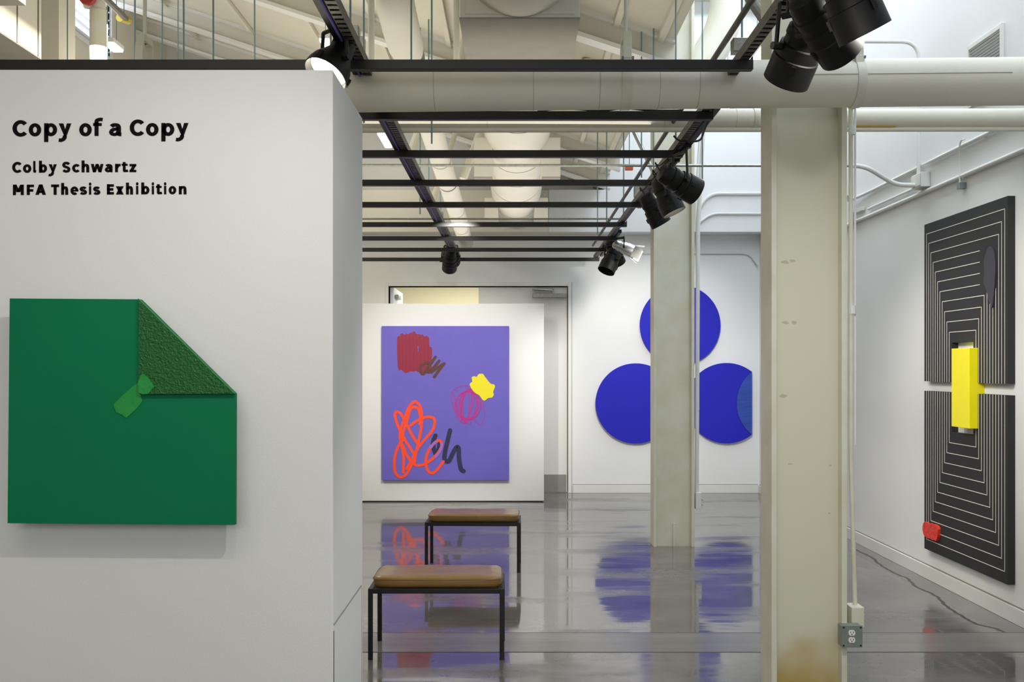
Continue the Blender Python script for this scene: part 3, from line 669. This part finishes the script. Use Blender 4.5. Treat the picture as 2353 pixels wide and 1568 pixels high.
for i,(px,ty,lab) in enumerate(((1438,80,'middle'),(1962,72,'right'),(333,86,'left'))):
    x = (px-CX)*dA/F; c0 = onA(x); zt = P(0,ty,dA).z
    hg = empty('pipe_hanger', {'middle':'white clevis hanger of the big pipe beside the box duct','right':'white clevis hanger of the big pipe beside the near column','left':'white clevis hanger above the near wall at the left'}[lab], 'hanger', (x, dA, zt), 'clevis hangers of the big pipe')
    mb = MB()
    mb.prism([(c0.y-.05,zt-.0),(c0.y+.05,zt-.0),(c0.y+.075,zt-.06),(c0.y+.085,c0.z+.06),(c0.y+.062,c0.z+.06),(c0.y+.05,zt-.03),(c0.y-.05,zt-.03),(c0.y-.062,c0.z+.06),(c0.y-.085,c0.z+.06),(c0.y-.075,zt-.06)], x-.018, x+.018, lambda u,v,w_: (w_,u,v))
    part(mb, 'clevis', creamp, hg, bevel=.002)
    part(MB().tube([(x,dA,zt-.03),(x,dA,zceil(min(x,XC)) if x < XC else 5.98)], .0085, 10), 'rod', creamp, hg, smooth=True)
    part(MB().tube([(x-.028,dA-.07,c0.z+.10),(x+.028,dA-.07,c0.z+.10)], .012, 6), 'bolt', galv, hg)
# second pipe pair
dBp = 6.0
pa2, pb2 = P(833,274,dBp), P(2353,271,dBp); dir2 = (pb2-pa2)/(pb2.x-pa2.x)
def onB(x): return pa2+dir2*(x-pa2.x)
pB = empty('wrapped_pipe', 'second white pipe, just below and behind the largest one', 'pipe', onB(0))
part(MB().tube([onB(XL+.01), onB(0), onB(XR-.001)], .054, 32), 'pipe_run', JL, pB, smooth=True)
for px in (1735,): 
    x=(px-CX)*dBp/F; part(MB().tube([onB(x-.012), onB(x+.012)], .058, 32), 'strap', creamp, pB, smooth=True)
for px in (1525,1690,1120):
    x=(px-CX)*dBp/F; part(MB().tube([onB(x-.0012), onB(x+.0012)], .0548, 32), 'seam', mat('jacket_seam','#b9b5a4',0.7), pB, smooth=True)
off = Vector((0,0,-25*dBp/F))
pB2 = empty('slim_pipe', 'slim pipe with yellow tape running right under the second white pipe', 'pipe', onB(0)+off)
part(MB().tube([onB(XL+.01)+off, onB(XR-.001)+off], .0165, 16), 'pipe_run', JL, pB2, smooth=True)
part(MB().tube([P(1960,290,dBp-.02), P(2058,290,dBp-.02)], .0045, 8), 'yellow_tape', goldm, pB2)
# square supply box and round ducts along the hall
bx = empty('duct_box', 'big square plenum box hanging at the top centre with a grey underside', 'duct', (.03,5.3,3.24))
part(MB().box(-.26,.32,4.95,5.62,3.245,3.95), 'housing', ductm, bx, bevel=.004)
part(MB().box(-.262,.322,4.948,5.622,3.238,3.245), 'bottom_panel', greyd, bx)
part(MB().box(-.235,.295,4.944,4.95,3.26,3.9), 'front_panel', ductm, bx, bevel=.002)
part(MB().box(-.08,.10,5.60,5.605,3.2375,3.238), 'access_slot', darkslot, bx)
rd = empty('round_duct', 'wide round white duct running away over the benches', 'duct', (.03,9,3.52))
part(MB().tube([(.03,5.62,3.52),(.03,8.9,3.52),(.03,12.41,3.52)], .275, 48), 'duct_run', ductm, rd, smooth=True)
for y in (7.4,8.9,9.6,10.5,11.6): part(MB().tube([(.03,y-.01,3.52),(.03,y+.01,3.52)], .279, 48, False), 'joint_ring', ductm, rd, smooth=True)
rd2 = empty('round_duct', 'round duct stub in front of the square box at the top edge', 'duct', (.03,4,3.52))
part(MB().tube([(.03,2.5,3.52),(.03,4.943,3.52)], .275, 48), 'duct_run', ductm, rd2, smooth=True)
for (y,z0,z1,hw,dy,lab) in ((8.3,3.10,3.42,.35,.34,'nearer pair of boxy diffusers astride the wide round duct'),(11.3,3.19,3.43,.35,.3,'farther pair of boxy diffusers astride the wide round duct')):
    o = empty('duct_diffuser', lab, 'diffuser', (.03,y,z0))
    for sx in (-1,1):
        a,b_ = sorted((.03+sx*.20, .03+sx*hw))
        part(MB().box(a,b_,y,y+dy,z0,z1), 'side_box', ductm, o, bevel=.003)
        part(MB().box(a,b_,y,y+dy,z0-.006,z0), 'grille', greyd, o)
# slimmer spiral pipe with elbow and tape ring
sp = empty('elbow_duct', 'slim round duct with an elbow and a ring of coloured tape', 'duct', P(910,100,5.8))
q0,q1,q2 = P(903,-160,5.5), P(908,20,5.5), P(930,95,5.95)
e2 = P(1071,558,12.38)
q3 = P(938,122,6.1)
path = bend([q0, P(905,-5,5.5), P(926,85,5.9), q3], .12, 6)
part(MB().tube(path, [.105]*(len(path)-1)+[.09], 28), 'drop_leg', ductm, sp, smooth=True)
dv = (e2-q3).normalized()
part(MB().tube([q3, q3+dv*3, e2], .088, 28), 'duct_run', ductm, sp, smooth=True)
part(MB().tube([q3-dv*.02, q3+dv*.09], .0915, 28, False), 'tape_ring', mat('teal_tape','#4c6a63',0.3,metal=.4), sp, smooth=True)
part(MB().tube([q3+dv*.01, q3+dv*.012], .095, 28, False), 'clamp_ring', blackm, sp)
th = math.radians(-100)
part(MB().box(q3.x-.012,q3.x+.03,q3.y-.0,q3.y+.07,q3.z-.100,q3.z-.088), 'label_patch', mat('blue_red_label','#3a4a9c',0.4,var=.5,vscale=60,hex2='#9c3a4a'), sp)
for t in (1.2,2.4,3.2,4.4,5.3): part(MB().tube([q3+dv*t, q3+dv*(t+.02)], .092, 28, False), 'joint_ring', ductm if t != 3.2 else dgalv, sp, smooth=True)
# bent white riser behind the far column
rs = empty('bent_riser', 'thick cream riser pipe that bends down behind the white column', 'pipe', P(1560,500,9.3))
dR = 9.35
pts = bend([P(1672,-245,dR), P(1672,60,dR), P(1585,190,dR), P(1555,300,dR), P(1553,700,dR)], .5, 8)
part(MB().tube(pts, .155, 32), 'pipe_run', JL, rs, smooth=True)
# small verticals
def vpipe(name, lab, cat, px, y0p, y1p, d, r, m, grp=None, top=None):
    x = P(px,0,d).x; z0 = P(0,y1p,d).z; z1 = top if top else (zceil(x) if x < XC else 5.98)
    o = MB().tube([(x,d,z0),(x,d,z1)], r, 12).build(name, m, smooth=True, loc=(x,d,z0)); return tag(o, lab, cat, grp)
vpipe('vertical_pipe', 'cream vertical pipe just right of the slotted strut at the top left', 'pipe', 853, 0, 215, 5.45, .0175, creamp)
vpipe('vertical_pipe', 'pale vertical duct right of the big square box', 'duct', 1355, 0, 200, 8.0, .068, ductm)
o = MB().box(P(1333,0,7.2).x,P(1400,0,7.2).x,7.2,7.6,P(0,28,7.2).z,4.1).build('duct_box', ductm); tag(o,'small duct box at the top edge, right of the big square box','duct')
MB().box(P(1334,0,7.2).x,P(1399,0,7.2).x,7.21,7.59,P(0,28,7.2).z-.005,P(0,28,7.2).z).build('bottom_panel', greyd, o)
vpipe('vertical_pipe', 'flat cream riser against the left side of the big square box', 'pipe', 1049, 0, 215, 5.7, .017, creamp)
# standpipe with red valve (left)
st = empty('standpipe', 'cream standpipe with a red valve beside the louvred window', 'pipe', P(226,136,7.5))
x = P(226,0,7.5).x
part(MB().tube([(x,7.5,0),(x,7.5,P(0,25,7.5).z),], .06, 20), 'pipe', creamp, st, smooth=True)
part(MB().tube(bend([(x,7.5,P(0,26,7.5).z),(x,7.5,P(0,8,7.5).z),(x-.09,7.5,P(0,2,7.5).z)],.06), .055, 16), 'elbow', ductm, st, smooth=True)
part(MB().tube([(x-.09,7.46,P(0,4,7.5).z),(x-.02,7.42,P(0,4,7.5).z)], .035, 10).tube([(x-.03,7.40,P(0,6,7.5).z),(x-.03,7.36,P(0,6,7.5).z)], .06, 12), 'valve', redv, st)
# left duct boxes
lb = empty('duct_box', 'large white duct box with grey underside at the top left corner', 'duct', (-3.6,6,3.71))
part(MB().box(XL,-3.3,4.4,7.16,3.715,4.9), 'housing', wallc, lb, bevel=.004)
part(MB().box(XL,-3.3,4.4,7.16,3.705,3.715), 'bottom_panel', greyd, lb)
for y in (6.8,7.1): part(MB().box(-3.3,-3.297,y,y+.012,3.715,4.9), 'seam', dgalv, lb)
lb2 = empty('duct_box', 'smaller duct box on the side of the large one at the top left', 'duct', (-3.15,5.4,3.79))
part(MB().box(-3.297,-3.0,4.4,6.3,3.79,4.6), 'housing', wallc, lb2, bevel=.004)
part(MB().box(-3.297,-3.0,4.4,6.3,3.78,3.79), 'bottom_panel', greyd, lb2)

# ------------------------------------------------------------------ black lighting grid
ZG = P(0,151,4.3).z; hb = .0205
ys = [4.3,5.16,6.08,7.03,7.97,9.07,10.04,11.0,11.98]
ordn = ['nearest','second','third','fourth','fifth','sixth','seventh','eighth','farthest']
for i,y in enumerate(ys):
    lab = f'{ordn[i]} black cross bar of the lighting grid' + ('' if i in (0,8) else ' counted from the front')
    if i == 0: lab += ', above the near wall'
    x1 = 1.0 if i not in (0,) else (1727-CX)*4.3/F
    r = empty('grid_bar', lab, 'bar', (0,y,ZG), 'black bars of the lighting grid')
    part(MB().box(XL+.003, x1, y-.0205, y+.0205, ZG-hb, ZG+hb), 'bar', blackm, r, bevel=.002)
    part(MB().box(x1-.002, x1+.003, y-.019, y+.019, ZG-hb+.001, ZG+hb+.012), 'end_cap', blackm, r)
def strut(lab, x, y0, y1, cable):
    r = empty('slotted_strut', lab, 'strut', (x,y0,ZG+hb), 'slotted struts carrying the grid')
    zb = ZG+hb; ht = .041
    part(MB().box(x-.0205,x-.018,y0,y1,zb,zb+ht).box(x+.018,x+.0205,y0,y1,zb,zb+ht), 'side_rail', dgalv, r)
    mb = MB(); n = int((y1-y0)/.05)
    for k in range(n):
        y = y0+k*.05; mb.box(x-.018,x+.018,y,y+.030,zb,zb+.0025)
    tag(part(mb, 'slotted_face', dgalv, r), kind='stuff')
    part(MB().box(x-.017,x+.017,y0,y1,zb+ht-.003,zb+ht), 'backing', blackm, r)
    if cable:
        part(MB().box(x-.062,x-.024,y0,y1,zb+.004,zb+.04), 'track_rail', blackl, r)
        part(MB().tube([(x-.030,y0,zb+.0),(x-.034,6,zb+.0),(x-.026,8,zb+.001),(x-.033,y1-.5,zb)], .0055, 8), 'cable', purple_c, r, smooth=True)  # thin violet tube made up to carry the purple cast on the strut
    return r
strut('left slotted steel strut running away over the grid bars with a black track beside it', -.645, 2.4, 12.1, True)
strut('right slotted steel strut running away over the ends of the grid bars', .965, 2.4, 12.1, False)
# second channel + cable along the right strut
r = empty('lamp_rail', 'black lamp rail bolted along the outside of the right strut', 'rail', (1.01,6,ZG+hb))
for a,b_ in ((2.4,3.3),(5.0,6.0),(6.05,8.3),(9.8,11.9)): part(MB().box(1.003,1.035,a,b_,ZG+hb+.004,ZG+hb+.036), 'rail', blackl, r)
r = empty('steel_tube', 'grey steel tube above and left of the right strut', 'tube', (.955,4,3.0))
part(MB().tube([(.93,2.4,2.985),(.93,12.0,2.985)], .013, 12), 'tube', dgalv, r, smooth=True)
for y,zz,xx in ((7.08,2.955,0),(7.55,3.03,0),(9.6,2.955,0)): pass
# grey cross tubes
o = MB().tube([(XL+.003,7.55,P(0,379,7.55).z),(P(1965,0,7.55).x,7.55,P(0,381,7.55).z)], .0105, 12).build('cross_tube', galv, smooth=True)
tag(o, 'thin grey conduit crossing the hall between the third and fourth grid bars', 'conduit')
o = MB().tube([(XL+.003,9.6,P(0,503,9.6).z),(P(1430,0,9.6).x,9.6,P(0,503,9.6).z)], .009, 12).build('cross_tube', galv, smooth=True)
tag(o, 'thin grey conduit crossing between the fifth and sixth grid bars', 'conduit')
# junction boxes at the struts
for (px0,px1,py0,py1,d,lab) in ((803,824,58,118,4.75,'grey junction box right of the left strut, the taller one'),(824.5,836,82,122,4.77,'small grey junction box touching the taller one by the left strut'),
        (1685,1722,86,118,4.45,'grey junction box under the tube at the near end of the right strut'),(1458,1478,420,452,8.2,'small grey junction box beside the right strut'),(1010,1018,486,502,9.4,'tiny pale junction box over the left strut')):
    a=P(px0,py1,d); b_=P(px1,py0,d)
    o = MB().box(a.x,b_.x,d,d+.06,a.z,b_.z).build('junction_box', galv, bevel=.002, loc=(a.x,d,a.z)); tag(o, lab, 'junction box')
    MB().box(.002,b_.x-a.x-.002,-.004,-.0005,.002,b_.z-a.z-.002).build('lid', galv, o, bevel=.001)
# hanger rods
rods = [(155,7.9),(247,7.0),(310,5.5),(373,9.0),(422,5.3),(490,5.3),(585,6.5),(409,10.0),(805,4.8),(836,5.4),(985,8.3),(1553,6.1),(1614,7.0),(1474,6.95),(1502,6.9),(965,8.6),(1012,9.5),(1394,9.1),(1433,9.3),(1373,9.9),(992,5.9),(945,5.3),(760,5.0),(1705,4.6)]
for i,(px,d) in enumerate(sorted(rods)):
    x = P(px,0,d).x; z1 = (zceil(x) if x < XC else 5.98)
    o = MB().tube([(x,d,ZG+hb+.002),(x,d,z1)], .005 if d < 8 else .006, 8).build('hanger_rod', rodm, loc=(x,d,ZG), smooth=True)
    tag(o, ORD[i]+' zinc hanger rod'+('' if i in (0,23) else ' from the left')+', dropping from roof to lighting grid', 'rod', 'hanger rods of the lighting grid')
# diagonal braces
for (a,b_,d,r_,m,lab) in (((1064,412),(1092,336),9.0,.035,creamp,'cream diagonal brace beside the wide round duct'),((944,352),(962,300),9.0,.035,creamp,'short cream diagonal brace left of the slim duct'),
    ((1058,150),(1076,62),7.0,.03,creamp,'pale diagonal brace left of the square box'),((992,468),(1008,420),11.0,.03,creamp,'small far diagonal brace by the slim duct'),
    ((1500,140),(1564,-10),7.3,.012,galv,'grey diagonal strut below the rafter, left of the bent riser'),
    ((1705,-30),(1765,60),8.0,.04,dgalv,'grey diagonal roof brace right of the bent riser'),((1513,420),(1490,372),8.2,.018,galv,'small grey diagonal brace near the black lamps')):
    A_, B_ = P(*a,d), P(*b_,d+.05); t_ = (zceil(B_.x)-B_.z)/((B_.z-A_.z)+CS*(B_.x-A_.x)) if B_.x < XC else .8
    B_ = B_+(B_-A_)*max(t_,0)
    o = MB().tube([A_,B_], r_, 10).build('diagonal_brace', m, smooth=True); tag(o, lab, 'brace')
# red exit-side box
o = MB().box(P(1437,0,9.0).x,P(1455,0,9.0).x,9.0,9.05,P(0,390,9.0).z,P(0,379,9.0).z).build('red_box', mat('red_orange_paint','#c8502e',0.5), bevel=.003); tag(o,'small orange-red box hanging near the right strut','box')
MB().tube([P(1446,379,9.02),(P(1446,0,9.02).x,9.02,zceil(1.0))], .004, 6).build('hanger_wire', rodm, o)
# black drooping cable
o = MB().tube(cr([P(1628,275,5.2),P(1618,300,5.3),P(1608,322,5.5),P(1580,325,5.6),P(1560,322,5.6),P(1548,312,5.6)],6), .006, 8).build('loose_cable', blackm, smooth=True)
tag(o,'black cable drooping in a loop from the second grid bar','cable')
o = MB().tube(cr([(.12,5.15,ZG+hb+.005),(.27,5.145,ZG+hb+.012),(.44,5.145,ZG+hb+.004),(.56,5.15,ZG+hb+.016),(.70,5.155,ZG+hb+.006),(.85,5.15,ZG+hb+.005)],6), .006, 8).build('loose_cable', blackm, smooth=True)
tag(o,'black cable lying along the top of the second grid bar','cable')

# ------------------------------------------------------------------ strip lights
def strip(px0,py0,px1,py1, X, lab, w_=.045):
    ya, yb2 = abs(X)*F/abs(px0-CX), abs(X)*F/abs(px1-CX)
    za = H+(CY-py0)*ya/F
    r = empty('strip_light', lab, 'lamp', (X,ya,za), 'small hanging strip lights')
    part(MB().box(X-w_,X+w_,ya,yb2,za,za+.035), 'housing', trimw, r, bevel=.003)
    part(MB().box(X-w_*.9,X+w_*.9,ya+.01,yb2-.01,za-.02,za), 'tube', tubeg, r, bevel=.006)
    for y in (ya+.05,yb2-.05): part(MB().tube([(X,y,za+.03),(X,y,zceil(X) if X < XC else 5.98)], .003, 6), 'wire', rodm, r)
strip(248,96,273,118,-3.24,'lit strip light beside the standpipe above the near wall')
strip(745,88,768,112,-1.5,'lit strip light seen behind the bell-shaped lamp')
strip(875,305,893,330,-1.5,'lit strip light below the second pipe, left of the left strut')
strip(1766,100,1737,140,2.06,'lit strip light beside the cluster of big black lamps')
strip(1675,236,1650,256,2.08,'lit strip light just under the largest pipe')
o = empty('strip_light', 'unlit yellow-ended strip light above the near wall at the left', 'lamp', P(285,44,6.5))
part(MB().tube([P(232,-14,6.0),P(292,46,6.8)], .02, 8), 'tube', dgalv, o); part(MB().tube([P(275,40,6.7),P(295,47,6.8)], .028, 8), 'end_cap', mat('olive_plastic','#a39a20',0.5), o)
part(MB().tube([P(285,40,6.75),(P(285,40,6.75).x,6.75,zceil(P(285,40,6.75).x))], .003, 6), 'wire', rodm, o)

# ------------------------------------------------------------------ stage lamps
PAR = [(0.001,.150),(.035,.148),(.052,.138),(.060,.118),(.062,.075),(.069,.073),(.070,.045),(.065,.043),(.066,.015),(.075,.012),(.077,-.03),(.083,-.033),(.084,-.125),(.080,-.125),(.076,-.04),(0.001,-.04)]
BELL = [(0.001,.115),(.030,.113),(.042,.100),(.046,.070),(.052,.040),(.066,.010),(.082,-.020),(.090,-.050),(.092,-.075),(.088,-.075),(.080,-.030),(.06,.0),(.001,.01)]
def lamp(lab, pos, aim, sc=1.0, prof=PAR, m=blackl, lit=False, mount=None, group='stage lamps on the grid', barn=False, yw=.098):
    pos = Vector(pos); aim = Vector(aim).normalized()
    r = empty('stage_lamp', lab, 'lamp', pos, group)
    q = aim.to_track_quat('-Z','Y'); M = Matrix.Translation(pos) @ q.to_matrix().to_4x4() @ Matrix.Scale(sc,4)
    part(MB().lathe(prof, M, 36), 'housing', m, r, smooth=True)
    zl = -.085 if prof is PAR else -.045; rl = .077 if prof is PAR else .078
    part(MB().lathe([(0.0005,zl),(rl,zl),(rl,zl+.006),(0.0005,zl+.006)], M, 28), 'lens', glow if lit else mat('dark_lens','#15171a',0.1), r)
    hz = Vector((-aim.y, aim.x, 0))
    hz = hz.normalized() if hz.length > .05 else Vector((1,0,0))
    top = Vector(mount) if mount else Vector((pos.x, pos.y, ZG+hb))
    yz = max(pos.z+.13*sc, min(top.z-.03, pos.z+.18*sc))
    u = Vector((0,0,1)); yk = MB(); ww = yw*sc
    for s_ in (-1,1):
        a = pos+hz*ww*s_; b_ = Vector((pos.x,pos.y,yz))+hz*ww*s_*.85
        yk.tube([a,b_], .008*sc, 6)
        yk.tube([a-hz*s_*.018, a+hz*s_*.016], .014*sc, 8)
    yk.tube([Vector((pos.x,pos.y,yz))+hz*ww*.85, Vector((pos.x,pos.y,yz))-hz*ww*.85], .008*sc, 6)
    part(yk, 'yoke', blackm, r)
    ye = Vector((pos.x,pos.y,yz))
    part(MB().tube([ye, ye*.5+top*.5+Vector((0,0,.0)), top], .016*sc, 8).box(top.x-.02,top.x+.02,top.y-.022,top.y+.022,top.z-.012,top.z+.03), 'clamp', blackm, r)
    for k in range(3):
        a = 2*PI*k/3+.5; part(MB().box(-.008,.008,-.004,.006,-.02,.012, M @ Matrix.Rotation(a,4,'Z') @ Matrix.Translation((0,(.084 if prof is PAR else .09),-.05))), 'clip', m, r)
    if barn:
        for k in range(4):
            Mk = M @ Matrix.Rotation(k*PI/2,4,'Z') @ Matrix.Translation((0,.082,-.12)) @ Matrix.Rotation(math.radians(18),4,'X')
            part(MB().box(-.07,.07,-.001,.002,-.11,0, Mk), 'barn_door', m, r)
    # power lead
    t = M @ Vector((0,0,.145 if prof is PAR else .11))
    part(MB().tube(cr([t, t+Vector((-.03,0,.05)), (t+top)/2+Vector((-.07,.02,-.03)), top+Vector((-.03,0,.02))],6), .004, 6), 'power_lead', blackm, r, smooth=True)
    return r
def aimv(a,b_): return Vector(b_)-Vector(a)
G1 = 'stage lamps clustered at the top right'; G2 = 'stage lamps clustered halfway along the right strut'; G3 = 'stage lamps at the far end of the grid'
p = P(768,142,4.05); lamp('lit bell-shaped black lamp over the end of the near wall', p, (-.42,-.42,-.85), 1.0, BELL, lit=True, mount=(-.66,4.05,ZG+hb+.03), yw=.088)
p = P(1838,112,3.62); lamp('big black lamp, lowest of the cluster at the top right', p, (-.22,.62,-.72), 1.0, mount=(1.02,3.62,ZG+.04), group=G1)
p = P(1893,62,3.35); lamp('big black lamp, middle of the cluster at the top right', p, (.75,.55,-.6), .95, mount=(1.02,3.35,ZG+.04), group=G1)
p = P(1950,-8,3.1); lamp('big black lamp, highest of the cluster, cut by the top edge', p, (.45,.15,-.85), .98, mount=(1.02,3.1,ZG+.06), group=G1)
p = P(1860,25,3.45); lamp('black lamp tucked behind the cluster at the top right', p, (.5,.7,-.5), .8, mount=(1.02,3.5,ZG+.04), group=G1)
p = P(1562,420,5.95); lamp('black lamp of the middle cluster pointing at the right wall', p, (.86,.3,-.42), .95, mount=(1.01,5.95,ZG+hb), group=G2)
p = P(1532,452,6.35); lamp('black lamp of the middle cluster with its lit lens showing', p, (.38,-.10,-.85), .9, lit=True, mount=(1.01,6.35,ZG+hb), group=G2)
p = P(1502,484,6.9); lamp('black lamp lowest in the middle cluster, tilted down to the right', p, (.45,.12,-.75), .85, lit=True, mount=(1.0,6.9,ZG+hb), group=G2)
p = P(1404,598,10.5); lamp('black lamp at the far end of the right strut pointing down', p, (-.35,-.25,-.75), 1.08, mount=(1.0,10.5,ZG+hb), group=G3)
p = P(1412,584,10.75); lamp('black lamp squeezed between the far black and silver lamps', p, (.4,.5,-.7), .95, mount=(1.0,10.75,ZG+hb), group=G3)
p = P(1434,570,10.2); lamp('silver lamp with barn doors at the far end of the right strut', p, (.75,-.1,-.36), .8, m=silver, mount=(1.01,10.2,ZG+hb), group=G3, barn=True)
p = P(1034,600,11.3); lamp('single black lamp hanging from the far end of the left strut', p, (-.1,.8,-.6), 1.0, mount=(-.645,11.3,ZG+hb))
p = P(1036,590,11.55); lamp('black lamp half hidden behind the single one on the left strut', p, (.2,.8,-.5), .95, mount=(-.645,11.6,ZG+hb))

# ------------------------------------------------------------------ right wall services
def rwp(px, py, X=XR-.015): d = X*F/(px-CX); return Vector((X, d, H+(CY-py)*d/F))
def wallpipe(lab, pts, r_, m=trimw, name='wall_conduit', clips=()):
    r = empty(name, lab, 'conduit', pts[0])
    part(MB().tube(pts, r_, 10), 'pipe', m, r, smooth=True)
    for c_ in clips: part(MB().box(c_[0]-.005,XR-.0005,c_[1]-.012,c_[1]+.012,c_[2]-r_-.006,c_[2]+r_+.006), 'clip', m, r)
    return r
def along(ratio, px0, px1):
    X = XR-.018; z = H+ratio*X; return [Vector((X, X*F/(px0-CX), z)), Vector((X, X*F/(px1-CX), z))]
a = along(.428,1775,2950); wallpipe('white conduit running the length of the right wall, the lowest one', a, .016, clips=[(a[0].x,y,a[0].z) for y in (5.5,6.9,8.2,9.5,10.9)])
a = along(.495,1995,2950); wallpipe('white conduit high on the right wall, the uppermost one', bend([P(1950,446,8.9)]+[a[0]+Vector((-.02,.5,0))]+a,.3), .014, clips=[(a[1].x,y,a[0].z) for y in (5.6,6.6,7.8)])
a = along(.448,1995,2103); wallpipe('short white conduit on the right wall ending at the square box', a, .011)
jb = rwp(2122,416); o = MB().box(XR-.07,XR-.001,jb.y-.09,jb.y+.09,jb.z-.055,jb.z+.05).build('junction_box', trimw, bevel=.003, loc=(XR-.035,jb.y,jb.z)); tag(o,'square white junction box on the right wall where conduits meet','junction box')
MB().box(-.041,-.036,-.08,.08,-.045,.042).build('lid', trimw, o, bevel=.001)
d = 7.6
wallpipe('white conduit bowing down from the near column to the square wall box', cr([P(1953,381,7.55),P(1975,382,7.55),P(2000,390,7.55),P(2040,414,7.6),P(2065,424,7.6),P(2100,426,7.6),P(2122,426,7.62)],6), .017)
wallpipe('white conduit rising from the square wall box and bending left at the top', bend([P(2111,408,7.6),P(2111,96,7.6),P(1940,95,7.6)],.13,8), .014)
hk = empty('hook_wire', 'short curled wire hanging from the uppermost wall conduit', 'wire', rwp(2205,320))
q = along(.495,2215,2216)[0]; yq = q.y
part(MB().tube(cr([(XR-.05,yq-.08,q.z+.02),(XR-.045,yq-.02,q.z+.025),(XR-.04,yq+.02,q.z-.02),(XR-.03,yq+.04,q.z-.12),(XR-.03,yq+.035,q.z-.25)],6), .006, 8), 'wire', trimw, hk, smooth=True)
part(MB().box(XR-.045,XR-.001,yq+.0,yq+.05,q.z-.29,q.z-.25), 'plug', boxg, hk)
# vent grille
vy0, vy1, vz0, vz1 = 6.36, 6.85, H+.568*XR, H+.704*XR
vg = MB().box(XR-.02,XR-.0005,vy0,vy0+.025,vz0,vz1).box(XR-.02,XR-.0005,vy1-.025,vy1,vz0,vz1).box(XR-.02,XR-.0005,vy0+.025,vy1-.025,vz1-.03,vz1).box(XR-.02,XR-.0005,vy0+.025,vy1-.025,vz0,vz0+.03).build('vent_grille', trimw, bevel=.002)
tag(vg, 'louvred vent grille high on the right wall', 'vent')
MB().box(XR-.006,XR-.0005,vy0+.025,vy1-.025,vz0+.03,vz1-.03).build('backing', mat('vent_shadow','#6c7278',0.8), vg)
nsl = 18
for k in range(nsl):
    z = vz0+.035+(vz1-vz0-.07)*k/(nsl-1)
    M = Matrix.Translation((XR-.012,0,z)) @ Matrix.Rotation(math.radians(40),4,'Y')
    MB().box(-.006,.006,vy0+.025,vy1-.025,-.001,.001,M).build('louvre_slat', trimw, vg)
# bracket on the right wall near the column
o = empty('wall_bracket','small galvanised bracket on the right wall beside the near column','bracket',rwp(1975,485))
q = rwp(1974,488); part(MB().box(XR-.03,XR-.0005,q.y-.12,q.y+.14,q.z-.0,q.z+.03), 'plate', trimw, o, bevel=.002); part(MB().tube([(XR-.06,q.y,q.z-.06),(XR-.02,q.y+.15,q.z-.08)],.012,8).tube([(XR-.06,q.y,q.z-.06),(XR-.06,q.y,q.z)],.012,8), 'arm', galv, o)

# far wall conduits
dh = 12.40
wallpipe('upper white conduit on the far header, bending down at its left end', bend([P(1752,445,dh),P(1632,445,dh),P(1604,478,dh),P(1602,530,dh)],.2,6), .02)
wallpipe('lower white conduit on the far header, bending down at its left end', bend([P(1752,491,dh),P(1634,491,dh),P(1604,514,dh),P(1603,534,dh)],.2,6), .015)
wallpipe('white conduit under the header of the far wall, curving down at the corner', bend([P(1470,582,12.68),P(1722,582,12.68),P(1742,610,12.66)],.15,6), .012)
